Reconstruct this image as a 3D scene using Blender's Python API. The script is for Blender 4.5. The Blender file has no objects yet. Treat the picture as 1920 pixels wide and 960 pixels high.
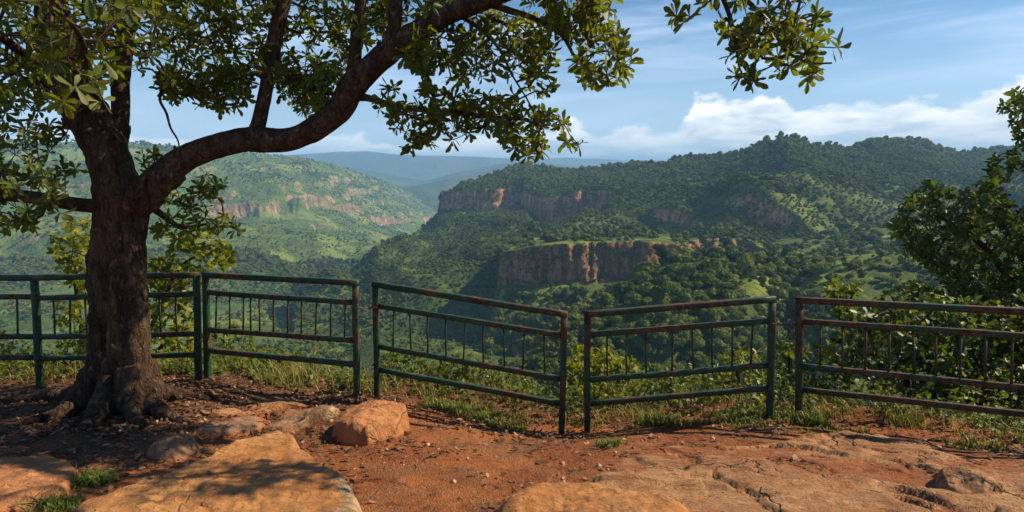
import bpy, math, random
import numpy as np
from mathutils import Vector, Matrix
D = bpy.data
scene = bpy.context.scene
R = math.radians
# ------------------------------------------------------------------ camera
F, TP = 1100.0, 0.1527                     # focal length in photo pixels, tan(pitch)
PITCH = math.atan(TP)
cam = D.objects.new('camera', D.cameras.new('camera'))
scene.collection.objects.link(cam); scene.camera = cam
cam.data.sensor_width = 36; cam.data.lens = 36 * F / 1920
cam.data.clip_start = 0.05; cam.data.clip_end = 60000
cam.location = (0, 0, 0); cam.rotation_euler = (math.pi / 2 - PITCH, 0, 0)
# ------------------------------------------------------------------ light
SUN_AZ, SUN_EL = R(80), R(41)              # azimuth from +Y towards +X
sdir = Vector((math.sin(SUN_AZ) * math.cos(SUN_EL), math.cos(SUN_AZ) * math.cos(SUN_EL), math.sin(SUN_EL)))
sun = D.objects.new('sun', D.lights.new('sun', 'SUN')); scene.collection.objects.link(sun)
sun.data.energy = 5.0; sun.data.angle = R(0.6); sun.data.color = (1.0, 0.82, 0.57)
sun.rotation_euler = sdir.to_track_quat('Z', 'Y').to_euler(); sun.location = sdir * 50
scene.view_settings.view_transform = 'Standard'; scene.view_settings.look = 'None'
scene.view_settings.exposure = 0.70; scene.view_settings.gamma = 1
scene.render.engine = 'CYCLES'
cy = scene.cycles
cy.use_denoising = True; cy.max_bounces = 5; cy.diffuse_bounces = 2; cy.glossy_bounces = 2
cy.transmission_bounces = 3; cy.volume_bounces = 1; cy.transparent_max_bounces = 4
cy.caustics_reflective = False; cy.caustics_refractive = False; cy.sample_clamp_indirect = 4

def ray(x, y):
    cx = (np.asarray(x, float) - 960) / F; c = (480 - np.asarray(y, float)) / F
    cp, sp = math.cos(PITCH), math.sin(PITCH)
    return cx, cp + c * sp, -sp + c * cp
def P(x, y, Y):                            # the point at forward distance Y seen at photo pixel x, y
    a, b, c = ray(x, y); t = np.asarray(Y, float) / b
    return np.stack(np.broadcast_arrays(a * t, b * t, c * t), -1)
def PV(x, y, Y): return Vector(P(x, y, Y))

# ------------------------------------------------------------------ node helper
class N:
    def __init__(s, tree): s.t = tree
    def n(s, typ, **kw):
        nd = s.t.nodes.new(typ)
        ins = kw.pop('i', {})
        for k, v in kw.items(): setattr(nd, k, v)
        for k, v in ins.items():
            sock = nd.inputs[k]
            if hasattr(v, 'is_linked') or isinstance(v, bpy.types.NodeSocket): s.t.links.new(v, sock)
            else: sock.default_value = v
        return nd
    def m(s, op, a, b=0.0, c=0.0, clamp=False): return s.n('ShaderNodeMath', operation=op, use_clamp=clamp, i={0: a, 1: b, 2: c}).outputs[0]
    def ramp(s, f, stops, interp='LINEAR'):
        r = s.n('ShaderNodeValToRGB', i={0: f}); e = r.color_ramp; e.interpolation = interp
        while len(e.elements) < len(stops): e.elements.new(0.5)
        for q, (p, c) in zip(e.elements, stops):
            q.position = p
            if isinstance(c, (int, float)): c = (c, c, c)
            q.color = (*c, 1)
        return r.outputs[0]
    def mix(s, f, a, b, bt='MIX'):
        fix = lambda v: (*v, 1) if isinstance(v, tuple) and len(v) == 3 else v
        return s.n('ShaderNodeMix', data_type='RGBA', blend_type=bt, clamp_factor=True, i={0: f, 6: fix(a), 7: fix(b)}).outputs[2]
    def noise(s, vec, scale, detail=4, rough=0.55, dist=0.0):
        return s.n('ShaderNodeTexNoise', i={'Vector': vec, 'Scale': scale, 'Detail': detail, 'Roughness': rough, 'Distortion': dist}).outputs[0]
    def voro(s, vec, scale, feat='F1', out='Distance'):
        return s.n('ShaderNodeTexVoronoi', feature=feat, i={'Vector': vec, 'Scale': scale}).outputs[out]
    def scalev(s, vec, v): return s.n('ShaderNodeVectorMath', operation='MULTIPLY', i={0: vec, 1: v}).outputs[0]
    def pos(s): return s.n('ShaderNodeNewGeometry').outputs['Position']
def smooth(n, f, a, b): return n.n('ShaderNodeMapRange', interpolation_type='SMOOTHSTEP', i={0: f, 1: a, 2: b}).outputs[0]

# ------------------------------------------------------------------ sky with clouds (world light)
world = D.worlds.new('World'); scene.world = world; world.use_nodes = True
wt = world.node_tree; wt.nodes.clear(); w = N(wt)
sky = w.n('ShaderNodeTexSky', sky_type='NISHITA', sun_disc=False, sun_elevation=SUN_EL, sun_rotation=SUN_AZ, altitude=600, air_density=1.3, dust_density=0.25, ozone_density=3.0)
dirv = w.n('ShaderNodeTexCoord').outputs['Generated']
sx = w.n('ShaderNodeSeparateXYZ', i={0: dirv})
az = w.m('ARCTAN2', sx.outputs[0], sx.outputs[1]); el = w.m('ARCSINE', sx.outputs[2])
def azel(px, py):
    a, b, c = ray(px, py); return math.atan2(a, b), math.atan2(c, math.hypot(a, b))
cpx = [(-2400, 205), (-900, 240), (0, 262), (150, 232), (330, 256), (480, 236), (640, 244), (760, 262), (900, 250), (1040, 245), (1075, 220), (1110, 248), (1160, 240), (1215, 232), (1262, 245), (1290, 186), (1340, 186), (1375, 196), (1432, 168), (1478, 190), (1500, 205), (1600, 196), (1700, 190), (1800, 184), (1860, 160), (1990, 150), (2300, 190), (3600, 235)]
fc = w.n('ShaderNodeFloatCurve', i={1: w.m('MULTIPLY_ADD', az, 1 / (2 * math.pi), 0.5)})
cu = fc.mapping.curves[0]
fc.mapping.use_clip = False
pts = [(0.0, .25)] + [(azel(a, b)[0] / (2 * math.pi) + .5, azel(a, b)[1] * 4) for a, b in cpx] + [(1.0, .25)]
while len(cu.points) < len(pts): cu.points.new(0.5, 0.5)
for q, p in zip(cu.points, sorted(pts)): q.location = p
fc.mapping.update()
top = w.m('DIVIDE', fc.outputs[0], 4.0)
cv = w.n('ShaderNodeCombineXYZ', i={0: w.m('MULTIPLY', az, 1.0), 1: w.m('MULTIPLY', el, 1.7), 2: 3.3}).outputs[0]
puff = w.noise(cv, 13, 7, 0.55, 0.15)
puff2 = w.noise(cv, 46, 5, 0.6)
edge = w.m('ADD', w.m('MULTIPLY_ADD', puff, 0.075, -0.0375), w.m('MULTIPLY_ADD', puff2, 0.02, -0.01))
cd = w.m('ADD', w.m('SUBTRACT', top, el), edge)
cmask = smooth(w, cd, -0.003, 0.011)
holes = smooth(w, w.noise(w.scalev(cv, (1, 2.2, 1)), 7, 5, .5), .30, .50)
low = smooth(w, el, 0.0, 0.05)
big = smooth(w, top, 0.055, 0.105)
cmask = w.m('MULTIPLY', cmask, w.m('MULTIPLY', w.m('MULTIPLY_ADD', big, 0.3, 0.7), w.m('MAXIMUM', holes, w.m('MULTIPLY', big, .93))))
shade = w.noise(w.scalev(cv, (1, 2.4, 1)), 10, 6, 0.55)
# sun-facing rims bright, bases and hollows greyer
rim = smooth(w, cd, 0.05, 0.0)
ccol = w.mix(w.m('ADD', w.m('MULTIPLY', rim, 0.75), w.m('MULTIPLY', smooth(w, shade, .40, .58), .6), clamp=True), (0.42, 0.49, 0.58), (0.86, 0.84, 0.81))
scol = w.n('ShaderNodeHueSaturation', i={'Saturation': 1.15, 'Color': w.n('ShaderNodeVectorMath', operation='MULTIPLY', i={0: sky.outputs[0], 1: (.055, .0585, .065)}).outputs[0]}).outputs[0]
veil = w.noise(w.n('ShaderNodeCombineXYZ', i={0: w.m('MULTIPLY_ADD', el, -1.5, az), 1: w.m('MULTIPLY', el, 7), 2: 0}).outputs[0], 2.6, 6, .55, .4)
veilm = w.m('MULTIPLY', smooth(w, veil, .40, .72), w.m('MULTIPLY', smooth(w, el, .7, .2), .75))
whor = w.m('MULTIPLY', smooth(w, el, .26, .0), .55)
c1 = w.mix(veilm, scol, (0.46, 0.56, 0.71))
c1 = w.mix(whor, c1, (0.34, 0.50, 0.74))
c2 = w.mix(w.m('MULTIPLY', cmask, .90), c1, ccol)
bg = w.n('ShaderNodeBackground', i={0: c2, 1: 1.0})
wt.links.new(bg.outputs[0], w.n('ShaderNodeOutputWorld').inputs[0])

# ------------------------------------------------------------------ numpy helpers
def _h(ix, iy, iz, seed):
    n = (ix.astype(np.int64) * 374761393 + iy.astype(np.int64) * 668265263 + iz.astype(np.int64) * 2147483647 + seed * 974634777) & 0xffffffff
    n = ((n ^ (n >> 13)) * 1274126177) & 0xffffffff
    return ((n ^ (n >> 16)) & 0xffffff) / float(0xffffff)
def vnoise(p, seed=0):
    p = np.asarray(p, float); f = np.floor(p); t = p - f; t = t * t * t * (t * (t * 6 - 15) + 10); f = f.astype(np.int64)
    r = 0
    for dx in (0, 1):
        for dy in (0, 1):
            for dz in (0, 1):
                wgt = (t[..., 0] if dx else 1 - t[..., 0]) * (t[..., 1] if dy else 1 - t[..., 1]) * (t[..., 2] if dz else 1 - t[..., 2])
                r = r + wgt * _h(f[..., 0] + dx, f[..., 1] + dy, f[..., 2] + dz, seed)
    return r * 2 - 1
def fbm(p, oct=4, seed=0, gain=.5, ridged=False):
    p = np.asarray(p, float); a, s, r = 1.0, 0.0, 0
    for k in range(oct):
        v = vnoise(p * 2.03 ** k + 17.3 * k, seed + k)
        if ridged: v = 1 - 2 * np.abs(v)
        r = r + a * v; s += a; a *= gain
    return r / s
def S(t, a, b):
    t = np.clip((np.asarray(t, float) - a) / (b - a), 0, 1); return t * t * (3 - 2 * t)

def mesh_obj(name, verts, faces, material, parent=None, attrs=None, smooth_shade=True, link=True, mats=None, mat_idx=None):
    verts = np.asarray(verts, np.float32); me = D.meshes.new(name)
    if isinstance(faces, np.ndarray):
        k = faces.shape[1]; nf = len(faces); flat = faces.astype(np.int32).ravel(); start = np.arange(nf, dtype=np.int32) * k; tot = np.full(nf, k, np.int32)
    else:
        tot = np.array([len(f) for f in faces], np.int32); nf = len(tot); flat = np.array([i for f in faces for i in f], np.int32); start = np.concatenate([[0], np.cumsum(tot)[:-1]]).astype(np.int32)
    me.vertices.add(len(verts)); me.vertices.foreach_set('co', verts.ravel())
    me.loops.add(len(flat)); me.loops.foreach_set('vertex_index', flat)
    me.polygons.add(nf); me.polygons.foreach_set('loop_start', start); me.polygons.foreach_set('loop_total', tot)
    if smooth_shade: me.polygons.foreach_set('use_smooth', np.ones(nf, bool))
    for m in (mats or ([material] if material else [])): me.materials.append(m)
    if mat_idx is not None: me.polygons.foreach_set('material_index', np.asarray(mat_idx, np.int32))
    for k, v in (attrs or {}).items():
        a = me.attributes.new(k, 'FLOAT', 'POINT'); a.data.foreach_set('value', np.asarray(v, np.float32))
    me.update(calc_edges=True)
    o = D.objects.new(name, me)
    if link: scene.collection.objects.link(o)
    if parent: o.parent = parent
    return o
def tag(o, label, cat, group=None, kind=None):
    o['label'] = label; o['category'] = cat
    if group: o['group'] = group
    if kind: o['kind'] = kind
    return o
def thing(name, label, cat, loc=(0, 0, 0), group=None):
    o = D.objects.new(name, None); o.empty_display_size = .2; scene.collection.objects.link(o)
    o.location = loc; return tag(o, label, cat, group)
def part(o, root):
    o.parent = root; o.matrix_parent_inverse = Matrix.Translation(root.location).inverted(); return o

class MB:                                  # collects geometry of one mesh
    def __init__(s): s.v, s.f, s.n, s.a = [], [], 0, []
    def add(s, v, f, a=0.0):
        v = np.asarray(v, float); s.v.append(v)
        s.f += [tuple(int(i) + s.n for i in q) for q in f]; s.n += len(v); s.a.append(np.full(len(v), a) if np.isscalar(a) else np.asarray(a))
    def build(s, name, mat, root=None, sm=True):
        o = mesh_obj(name, np.concatenate(s.v), s.f, mat, attrs={'rnd': np.concatenate(s.a)}, smooth_shade=sm)
        return part(o, root) if root else o
def catmull(pts, step):
    pts = np.asarray(pts, float); P0 = np.vstack([2 * pts[0] - pts[1], pts, 2 * pts[-1] - pts[-2]]); out = []
    for i in range(1, len(P0) - 2):
        a, b, c, d = P0[i - 1:i + 3]; L = np.linalg.norm((c - b)[:3]); n = max(1, int(round(L / step)))
        for t in np.arange(n) / n:
            out.append(.5 * ((2 * b) + (c - a) * t + (2 * a - 5 * b + 4 * c - d) * t * t + (3 * b - a - 3 * c + d) * t ** 3))
    out.append(pts[-1]); return np.array(out)
def tube(mb, pts, n=12, step=.05, a=0.0, cap=True, lump=0.0, seed=0, flat=None):
    """pts rows: x y z radius"""
    q = catmull(pts, step) if step else np.asarray(pts, float)
    p, r = q[:, :3], np.maximum(q[:, 3], .0008)
    t = np.gradient(p, axis=0); t /= np.linalg.norm(t, axis=1)[:, None] + 1e-12
    up = np.array([0, 0, 1.0]) if abs(t[0][2]) < .9 else np.array([0, 1.0, 0])
    u = np.cross(t[0], up); u /= np.linalg.norm(u); U = []
    for k in range(len(p)):
        u = u - t[k] * np.dot(u, t[k]); u /= np.linalg.norm(u) + 1e-12; U.append(u)
    U = np.array(U); V = np.cross(t, U)
    an = np.arange(n) * 2 * math.pi / n
    ring = U[:, None] * np.cos(an)[None, :, None] + V[:, None] * np.sin(an)[None, :, None]
    rr = r[:, None] * np.ones(n)
    v = p[:, None] + ring * rr[..., None]
    if lump: v = v + ring * (lump * r[:, None] * fbm(v * 7 + seed, 3, seed))[..., None]
    m = len(p); v = v.reshape(-1, 3)
    f = [(i * n + j, i * n + (j + 1) % n, (i + 1) * n + (j + 1) % n, (i + 1) * n + j) for i in range(m - 1) for j in range(n)]
    if cap:
        v = np.vstack([v, p[0], p[-1]]); b = m * n
        f += [(b, (j + 1) % n, j) for j in range(n)] + [(b + 1, (m - 1) * n + j, (m - 1) * n + (j + 1) % n) for j in range(n)]
    mb.add(v, f, a)
def inpoly(px, py, poly):
    c = np.zeros(len(px), bool); j = len(poly) - 1
    for i in range(len(poly)):
        xi, yi = poly[i]; xj, yj = poly[j]
        if yi != yj:
            c ^= ((yi > py) != (yj > py)) & (px < (xj - xi) * (py - yi) / (yj - yi) + xi)
        j = i
    return c
rng = np.random.default_rng(7)
# ------------------------------------------------------------------ materials
def newmat(name):
    m = D.materials.new(name); m.use_nodes = True; m.node_tree.nodes.clear(); return m, N(m.node_tree)
def finish(n, col, rough=.8, height=None, bd=.05, bs=1.0, spec=.3, trans=None, tcol=None):
    i = {'Base Color': col, 'Roughness': rough, 'Specular IOR Level': spec}
    if height is not None: i['Normal'] = n.n('ShaderNodeBump', i={'Height': height, 'Distance': bd, 'Strength': bs}).outputs[0]
    b = n.n('ShaderNodeBsdfPrincipled', i=i).outputs[0]
    if trans is not None:
        t = n.n('ShaderNodeBsdfTranslucent', i={0: tcol if tcol is not None else col}).outputs[0]
        b = n.n('ShaderNodeMixShader', i={0: trans, 1: b, 2: t}).outputs[0]
    n.t.links.new(b, n.n('ShaderNodeOutputMaterial').inputs[0])
def attr(n, k='rnd'): return n.n('ShaderNodeAttribute', attribute_name=k).outputs['Fac']

def mat_hills(name, g1, g2, meadow, rock1, rock2, s=1.0, lo=.45, hi=.72, brk=0.0):
    m, n = newmat(name); p = n.pos()
    geo = n.n('ShaderNodeNewGeometry'); nz = n.n('ShaderNodeSeparateXYZ', i={0: geo.outputs['Normal']}).outputs[2]
    a = n.noise(p, .011 * s, 6, .6); b = n.noise(p, .08 * s, 5, .6); fine = n.noise(p, .35 * s, 5, .65)
    g = n.mix(smooth(n, b, .38, .62), g1, g2)
    g = n.mix(smooth(n, a, .50, .60), g, meadow)
    g = n.mix(smooth(n, fine, .35, .75), n.mix(.5, g, (0.02, .03, .01)), g)
    strata = n.noise(n.scalev(p, (.006 * s, .006 * s, .09 * s)), 1, 5, .6)
    vert = n.noise(n.scalev(p, (.09 * s, .09 * s, .012 * s)), 1, 5, .6)
    r = n.mix(smooth(n, strata, .35, .65), rock1, rock2)
    r = n.mix(smooth(n, vert, .42, .6), n.mix(.65, r, (.05, .035, .02)), r)
    r = n.mix(smooth(n, n.noise(p, .16 * s, 4), .56, .66), r, (.05, .07, .02))
    k = n.m('ADD', nz, n.m('MULTIPLY_ADD', b, .36, -.18))
    if brk: k = n.m('ADD', k, n.m('MULTIPLY_ADD', n.noise(p, .012, 3), brk, -.42 * brk))
    c = n.mix(smooth(n, k, lo, hi), r, g)
    h = n.m('ADD', n.m('MULTIPLY', fine, 1.0), n.m('MULTIPLY', vert, 1.2))
    finish(n, c, .95, h, 2.2 / s, .9, .1); return m
FG = dict(g1=(.04, .07, .017), g2=(.075, .12, .026), meadow=(.16, .21, .045))
M_hill_r = mat_hills('hill_forest', rock1=(.38, .165, .085), rock2=(.56, .30, .17), **FG)
M_plateau = mat_hills('hill_plateau', rock1=(.27, .115, .06), rock2=(.40, .20, .115), g1=(.055, .085, .018), g2=(.11, .155, .03), meadow=(.22, .27, .05), s=2.0)
M_hill_l = mat_hills('hill_terraced', (.06, .10, .022), (.115, .175, .036), (.21, .27, .055), (.24, .15, .09), (.37, .26, .17), .6, .60, .78, 2.2)
M_hill_f = mat_hills('hill_distant', (.04, .06, .03), (.06, .08, .04), (.12, .13, .07), (.2, .14, .1), (.3, .22, .16), .12, .3, .5)

def mat_crown(name, dark, lite, warm, tr=.25):
    m, n = newmat(name)
    oi = n.n('ShaderNodeObjectInfo').outputs['Random']
    a = attr(n)
    loc = n.n('ShaderNodeObjectInfo').outputs['Location']; patch = n.noise(loc, .006, 4, .6)
    c = n.mix(a, dark, lite); c = n.mix(smooth(n, oi, .55, 1.0), c, warm, 'MIX')
    c = n.mix(n.m('MULTIPLY', smooth(n, patch, .52, .64), .55), c, warm); c = n.mix(n.m('MULTIPLY', smooth(n, patch, .47, .38), .6), c, dark)
    c = n.mix(n.m('MULTIPLY', a, .5), c, lite)
    c = n.mix(smooth(n, oi, .35, .0), c, dark)
    finish(n, c, .85, None, spec=.15, trans=tr); return m
M_crown = mat_crown('far_leaves', (.042, .072, .014), (.145, .19, .03), (.17, .185, .04))

def mat_leaf(name, dark, lite, yel, ya=(.80, 1.0), tr=.42, spec=.45, tint=(1.9, 1.75, .5)):
    m, n = newmat(name); a = attr(n)
    c = n.mix(smooth(n, a, .0, .75), dark, lite); c = n.mix(smooth(n, a, *ya), c, yel)
    c = n.mix(n.m('MULTIPLY', smooth(n, n.noise(n.pos(), 30, 3), .5, .7), .35), c, yel)
    tc = n.mix(1.0, c, tint, 'MULTIPLY')
    finish(n, c, .48, None, spec=spec * .7, trans=tr, tcol=tc); return m
M_leaf = mat_leaf('tree_leaf', (.032, .058, .009), (.092, .13, .018), (.17, .15, .02), (.84, 1.0), .46, tint=(2.4, 2.0, .45))
M_leaf_y = mat_leaf('yellow_leaf', (.055, .085, .012), (.15, .18, .02), (.36, .32, .03), (.62, 1.0), .42)
M_leaf_s = mat_leaf('shrub_leaf', (.035, .07, .013), (.105, .15, .022), (.26, .26, .035), (.72, 1.0), .38)
M_leaf_r = mat_leaf('edge_tree_leaf', (.022, .048, .013), (.065, .105, .018), (.17, .17, .02), (.74, 1.0), .36, .6)
M_grass = mat_leaf('grass_blade', (.06, .10, .015), (.13, .19, .03), (.34, .26, .09), (.6, 1.0), .35, .3, (1.3, 1.3, .7))

def mat_bark(name, c1, c2, c3, s=1.0, bd=.02, flute=True):
    m, n = newmat(name); p = n.pos()
    wp = n.n('ShaderNodeVectorMath', operation='ADD', i={0: n.scalev(p, (24 * s, 24 * s, (3.4 if flute else 12) * s)), 1: n.scalev(n.n('ShaderNodeTexNoise', i={'Vector': p, 'Scale': 7.0 * s, 'Detail': 5}).outputs['Color'], (3, 3, 3))}).outputs[0]
    fib = n.noise(wp, 1.0, 6, .68); plates = n.voro(wp, .8, 'DISTANCE_TO_EDGE')
    big = n.noise(n.scalev(p, (1, 1, .45)), 6 * s, 5, .6); fine = n.noise(p, 80 * s, 4, .65)
    c = n.mix(smooth(n, big, .40, .62), c1, c2)
    c = n.mix(n.m('MULTIPLY', smooth(n, n.noise(n.scalev(p, (1, 1, .5)), 15 * s, 5, .65), .55, .68), .85), c, c3)
    c = n.mix(n.m('MULTIPLY', smooth(n, fib, .50, .38), .75), c, (.012, .008, .006))
    c = n.mix(n.m('MULTIPLY', smooth(n, plates, .06, .0), .6), c, (.010, .007, .005))
    h = n.m('ADD', n.m('MULTIPLY', fib, 1.5), n.m('ADD', n.m('MULTIPLY', smooth(n, plates, 0, .12), .35), n.m('MULTIPLY', fine, .35)))
    finish(n, c, .9, h, bd, 1.0, .2); return m
M_bark = mat_bark('bark', (.048, .028, .016), (.10, .060, .034), (.23, .145, .085), bd=.03)
M_bark2 = mat_bark('limb_bark', (.046, .031, .020), (.088, .060, .038), (.20, .145, .095), 1.3, .015, False)
M_twig, n = newmat('twig'); finish(n, n.mix(n.noise(n.pos(), 12, 3), (.03, .02, .013), (.10, .065, .04)), .85)

def mat_soil():
    m, n = newmat('red_soil'); p = n.pos()
    a = n.noise(p, 1.1, 6, .6, .4); b = n.noise(p, 7, 6, .65); c_ = n.noise(p, 55, 5, .7)
    c = n.mix(smooth(n, a, .38, .62), (.235, .074, .027), (.34, .125, .043))
    c = n.mix(smooth(n, b, .50, .68), c, (.14, .055, .028))
    c = n.mix(n.m('MULTIPLY', smooth(n, n.noise(p, 2.6, 6, .7, .8), .50, .62), .6), c, (.20, .105, .058))
    c = n.mix(n.m('MULTIPLY', smooth(n, c_, .52, .7), .7), c, (.42, .20, .09))
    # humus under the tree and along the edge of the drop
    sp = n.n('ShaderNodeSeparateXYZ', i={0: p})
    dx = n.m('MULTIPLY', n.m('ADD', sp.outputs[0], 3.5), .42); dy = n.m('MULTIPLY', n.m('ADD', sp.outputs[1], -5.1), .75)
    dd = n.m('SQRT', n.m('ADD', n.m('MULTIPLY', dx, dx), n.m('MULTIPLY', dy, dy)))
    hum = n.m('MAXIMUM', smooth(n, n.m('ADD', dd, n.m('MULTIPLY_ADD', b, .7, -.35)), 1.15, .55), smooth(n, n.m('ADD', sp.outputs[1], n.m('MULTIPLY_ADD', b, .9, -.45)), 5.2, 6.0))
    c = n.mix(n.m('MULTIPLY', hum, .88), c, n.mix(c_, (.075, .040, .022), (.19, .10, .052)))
    hum2 = smooth(n, n.m('ADD', sp.outputs[1], n.m('MULTIPLY_ADD', b, .9, -.45)), 6.0, 7.2)
    c = n.mix(hum2, c, (.045, .055, .018))
    peb = n.voro(p, 26); peb2 = n.voro(p, 75)
    pm = n.m('MULTIPLY', smooth(n, peb, .34, .26), smooth(n, n.noise(p, 4, 3), .5, .6))
    c = n.mix(n.m('MULTIPLY', pm, .55), c, (.36, .19, .10))
    h = n.m('ADD', n.m('MULTIPLY', b, 1.4), n.m('ADD', n.m('MULTIPLY', c_, .55), n.m('ADD', n.m('MULTIPLY', pm, .35), n.m('MULTIPLY', smooth(n, peb2, .5, .2), .16))))
    finish(n, c, .93, h, .045, 1.0, .15); return m
M_soil = mat_soil()
def mat_rock(name, c1, c2, c3, crack=1.0, bd=.03, stretch=(1, 1, 1)):
    m, n = newmat(name); p = n.scalev(n.pos(), stretch)
    a = n.noise(p, 1.7, 6, .6, .5); b = n.noise(p, 9, 6, .62); f = n.noise(p, 60, 5, .7); g = n.noise(n.scalev(p, (1, 3.2, 1)), 4.0, 7, .7, 1.2)
    c = n.mix(smooth(n, a, .36, .64), c1, c2)
    c = n.mix(n.m('MULTIPLY', smooth(n, b, .5, .66), .55), c, c3)
    c = n.mix(n.m('MULTIPLY', smooth(n, f, .55, .75), .35), c, (.12, .06, .03))
    c = n.mix(n.m('MULTIPLY', smooth(n, n.noise(p, 26, 5, .7), .55, .64), .6), c, (.13, .075, .04))
    c = n.mix(n.m('MULTIPLY', smooth(n, g, .56, .64), .45), c, c2)
    stain = smooth(n, n.noise(p, 3.1, 7, .72, .8), .56, .68)
    c = n.mix(n.m('MULTIPLY', stain, .5), c, (.22, .12, .07))
    cr = n.voro(n.n('ShaderNodeVectorMath', operation='ADD', i={0: p, 1: n.scalev(n.n('ShaderNodeTexNoise', i={'Vector': p, 'Scale': 2.4, 'Detail': 5}).outputs['Color'], (.9, .9, .9))}).outputs[0], .95, 'DISTANCE_TO_EDGE')
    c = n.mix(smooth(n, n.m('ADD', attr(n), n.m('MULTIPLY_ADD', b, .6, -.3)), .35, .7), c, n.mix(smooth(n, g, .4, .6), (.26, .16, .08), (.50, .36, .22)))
    crm = n.m('MULTIPLY', smooth(n, cr, .022, .0), crack)
    crm = n.m('MULTIPLY', crm, smooth(n, n.noise(p, 1.5, 2), .46, .58))
    pits = n.m('MULTIPLY', smooth(n, n.voro(p, 22), .16, .05), smooth(n, b, .45, .55))
    c = n.mix(smooth(n, n.m('ADD', attr(n, 'dirt'), n.m('MULTIPLY_ADD', n.noise(p, 6, 5, .65), 1.1, -.55)), .35, .75), c, n.mix(b, (.26, .080, .028), (.34, .12, .045)))
    c = n.mix(n.m('MAXIMUM', crm, n.m('MULTIPLY', pits, .6)), c, (.055, .03, .018))
    h = n.m('SUBTRACT', n.m('ADD', n.m('MULTIPLY', b, .9), n.m('ADD', n.m('MULTIPLY', f, .22), n.m('MULTIPLY', g, 1.1))), n.m('ADD', n.m('MULTIPLY', crm, .9), n.m('MULTIPLY', pits, .35)))
    finish(n, c, .78, h, bd, 1.0, .3); return m
M_slab = mat_rock('ochre_rock', (.37, .15, .042), (.44, .215, .075), (.27, .115, .042), .25, .032)
M_bed = mat_rock('bedrock', (.34, .145, .054), (.46, .25, .115), (.32, .115, .04), .7, .06)
M_orange = mat_rock('orange_rock', (.36, .13, .042), (.41, .18, .07), (.24, .11, .05), .3, .03)
M_grey = mat_rock('pale_rock', (.22, .12, .065), (.34, .20, .115), (.17, .09, .045), .4, .04)

def mat_metal():
    m, n = newmat('worn_green_paint'); p = n.pos()
    a = n.noise(p, 3.0, 7, .68, .6); b = n.noise(p, 22, 5, .7); lo = n.noise(p, .8, 2)
    green = n.mix(smooth(n, b, .4, .65), (.005, .027, .013), (.010, .052, .023))
    rust = n.mix(smooth(n, b, .4, .6), (.026, .014, .008), (.095, .044, .022))
    a = n.m('ADD', a, n.m('MULTIPLY', smooth(n, n.n('ShaderNodeSeparateXYZ', i={0: p}).outputs[0], -.5, 3.5), .075))
    k = smooth(n, n.m('ADD', a, n.m('MULTIPLY_ADD', lo, .35, -.175)), .48, .58)
    c = n.mix(k, green, rust)
    c = n.mix(n.m('MULTIPLY', smooth(n, n.noise(p, 9, 6, .7), .52, .60), .5), c, (.03, .072, .04))
    c = n.mix(n.m('MULTIPLY', smooth(n, n.noise(p, 45, 4, .7), .60, .70), .7), c, (.20, .14, .085))
    finish(n, c, n.m('MULTIPLY_ADD', k, .25, .55), n.m('ADD', a, n.m('MULTIPLY', b, .5)), .008, .9, .35); return m
M_metal = mat_metal()
M_wire, n = newmat('rusty_wire'); finish(n, n.mix(n.noise(n.pos(), 30), (.03, .02, .015), (.10, .05, .03)), .6)
M_litter, n = newmat('dry_leaf')
a_ = attr(n); c_ = n.ramp(a_, [(0, (.05, .026, .015)), (.45, (.13, .065, .034)), (.8, (.22, .125, .07)), (.95, (.34, .21, .12)), (1, (.42, .30, .16))])
finish(n, c_, .8, None, spec=.25, trans=.2)
M_peb, n = newmat('pebble'); finish(n, n.ramp(attr(n), [(0, (.16, .065, .03)), (.6, (.32, .16, .08)), (1, (.5, .38, .28))]), .9, n.noise(n.pos(), 60, 4), .01)
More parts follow.
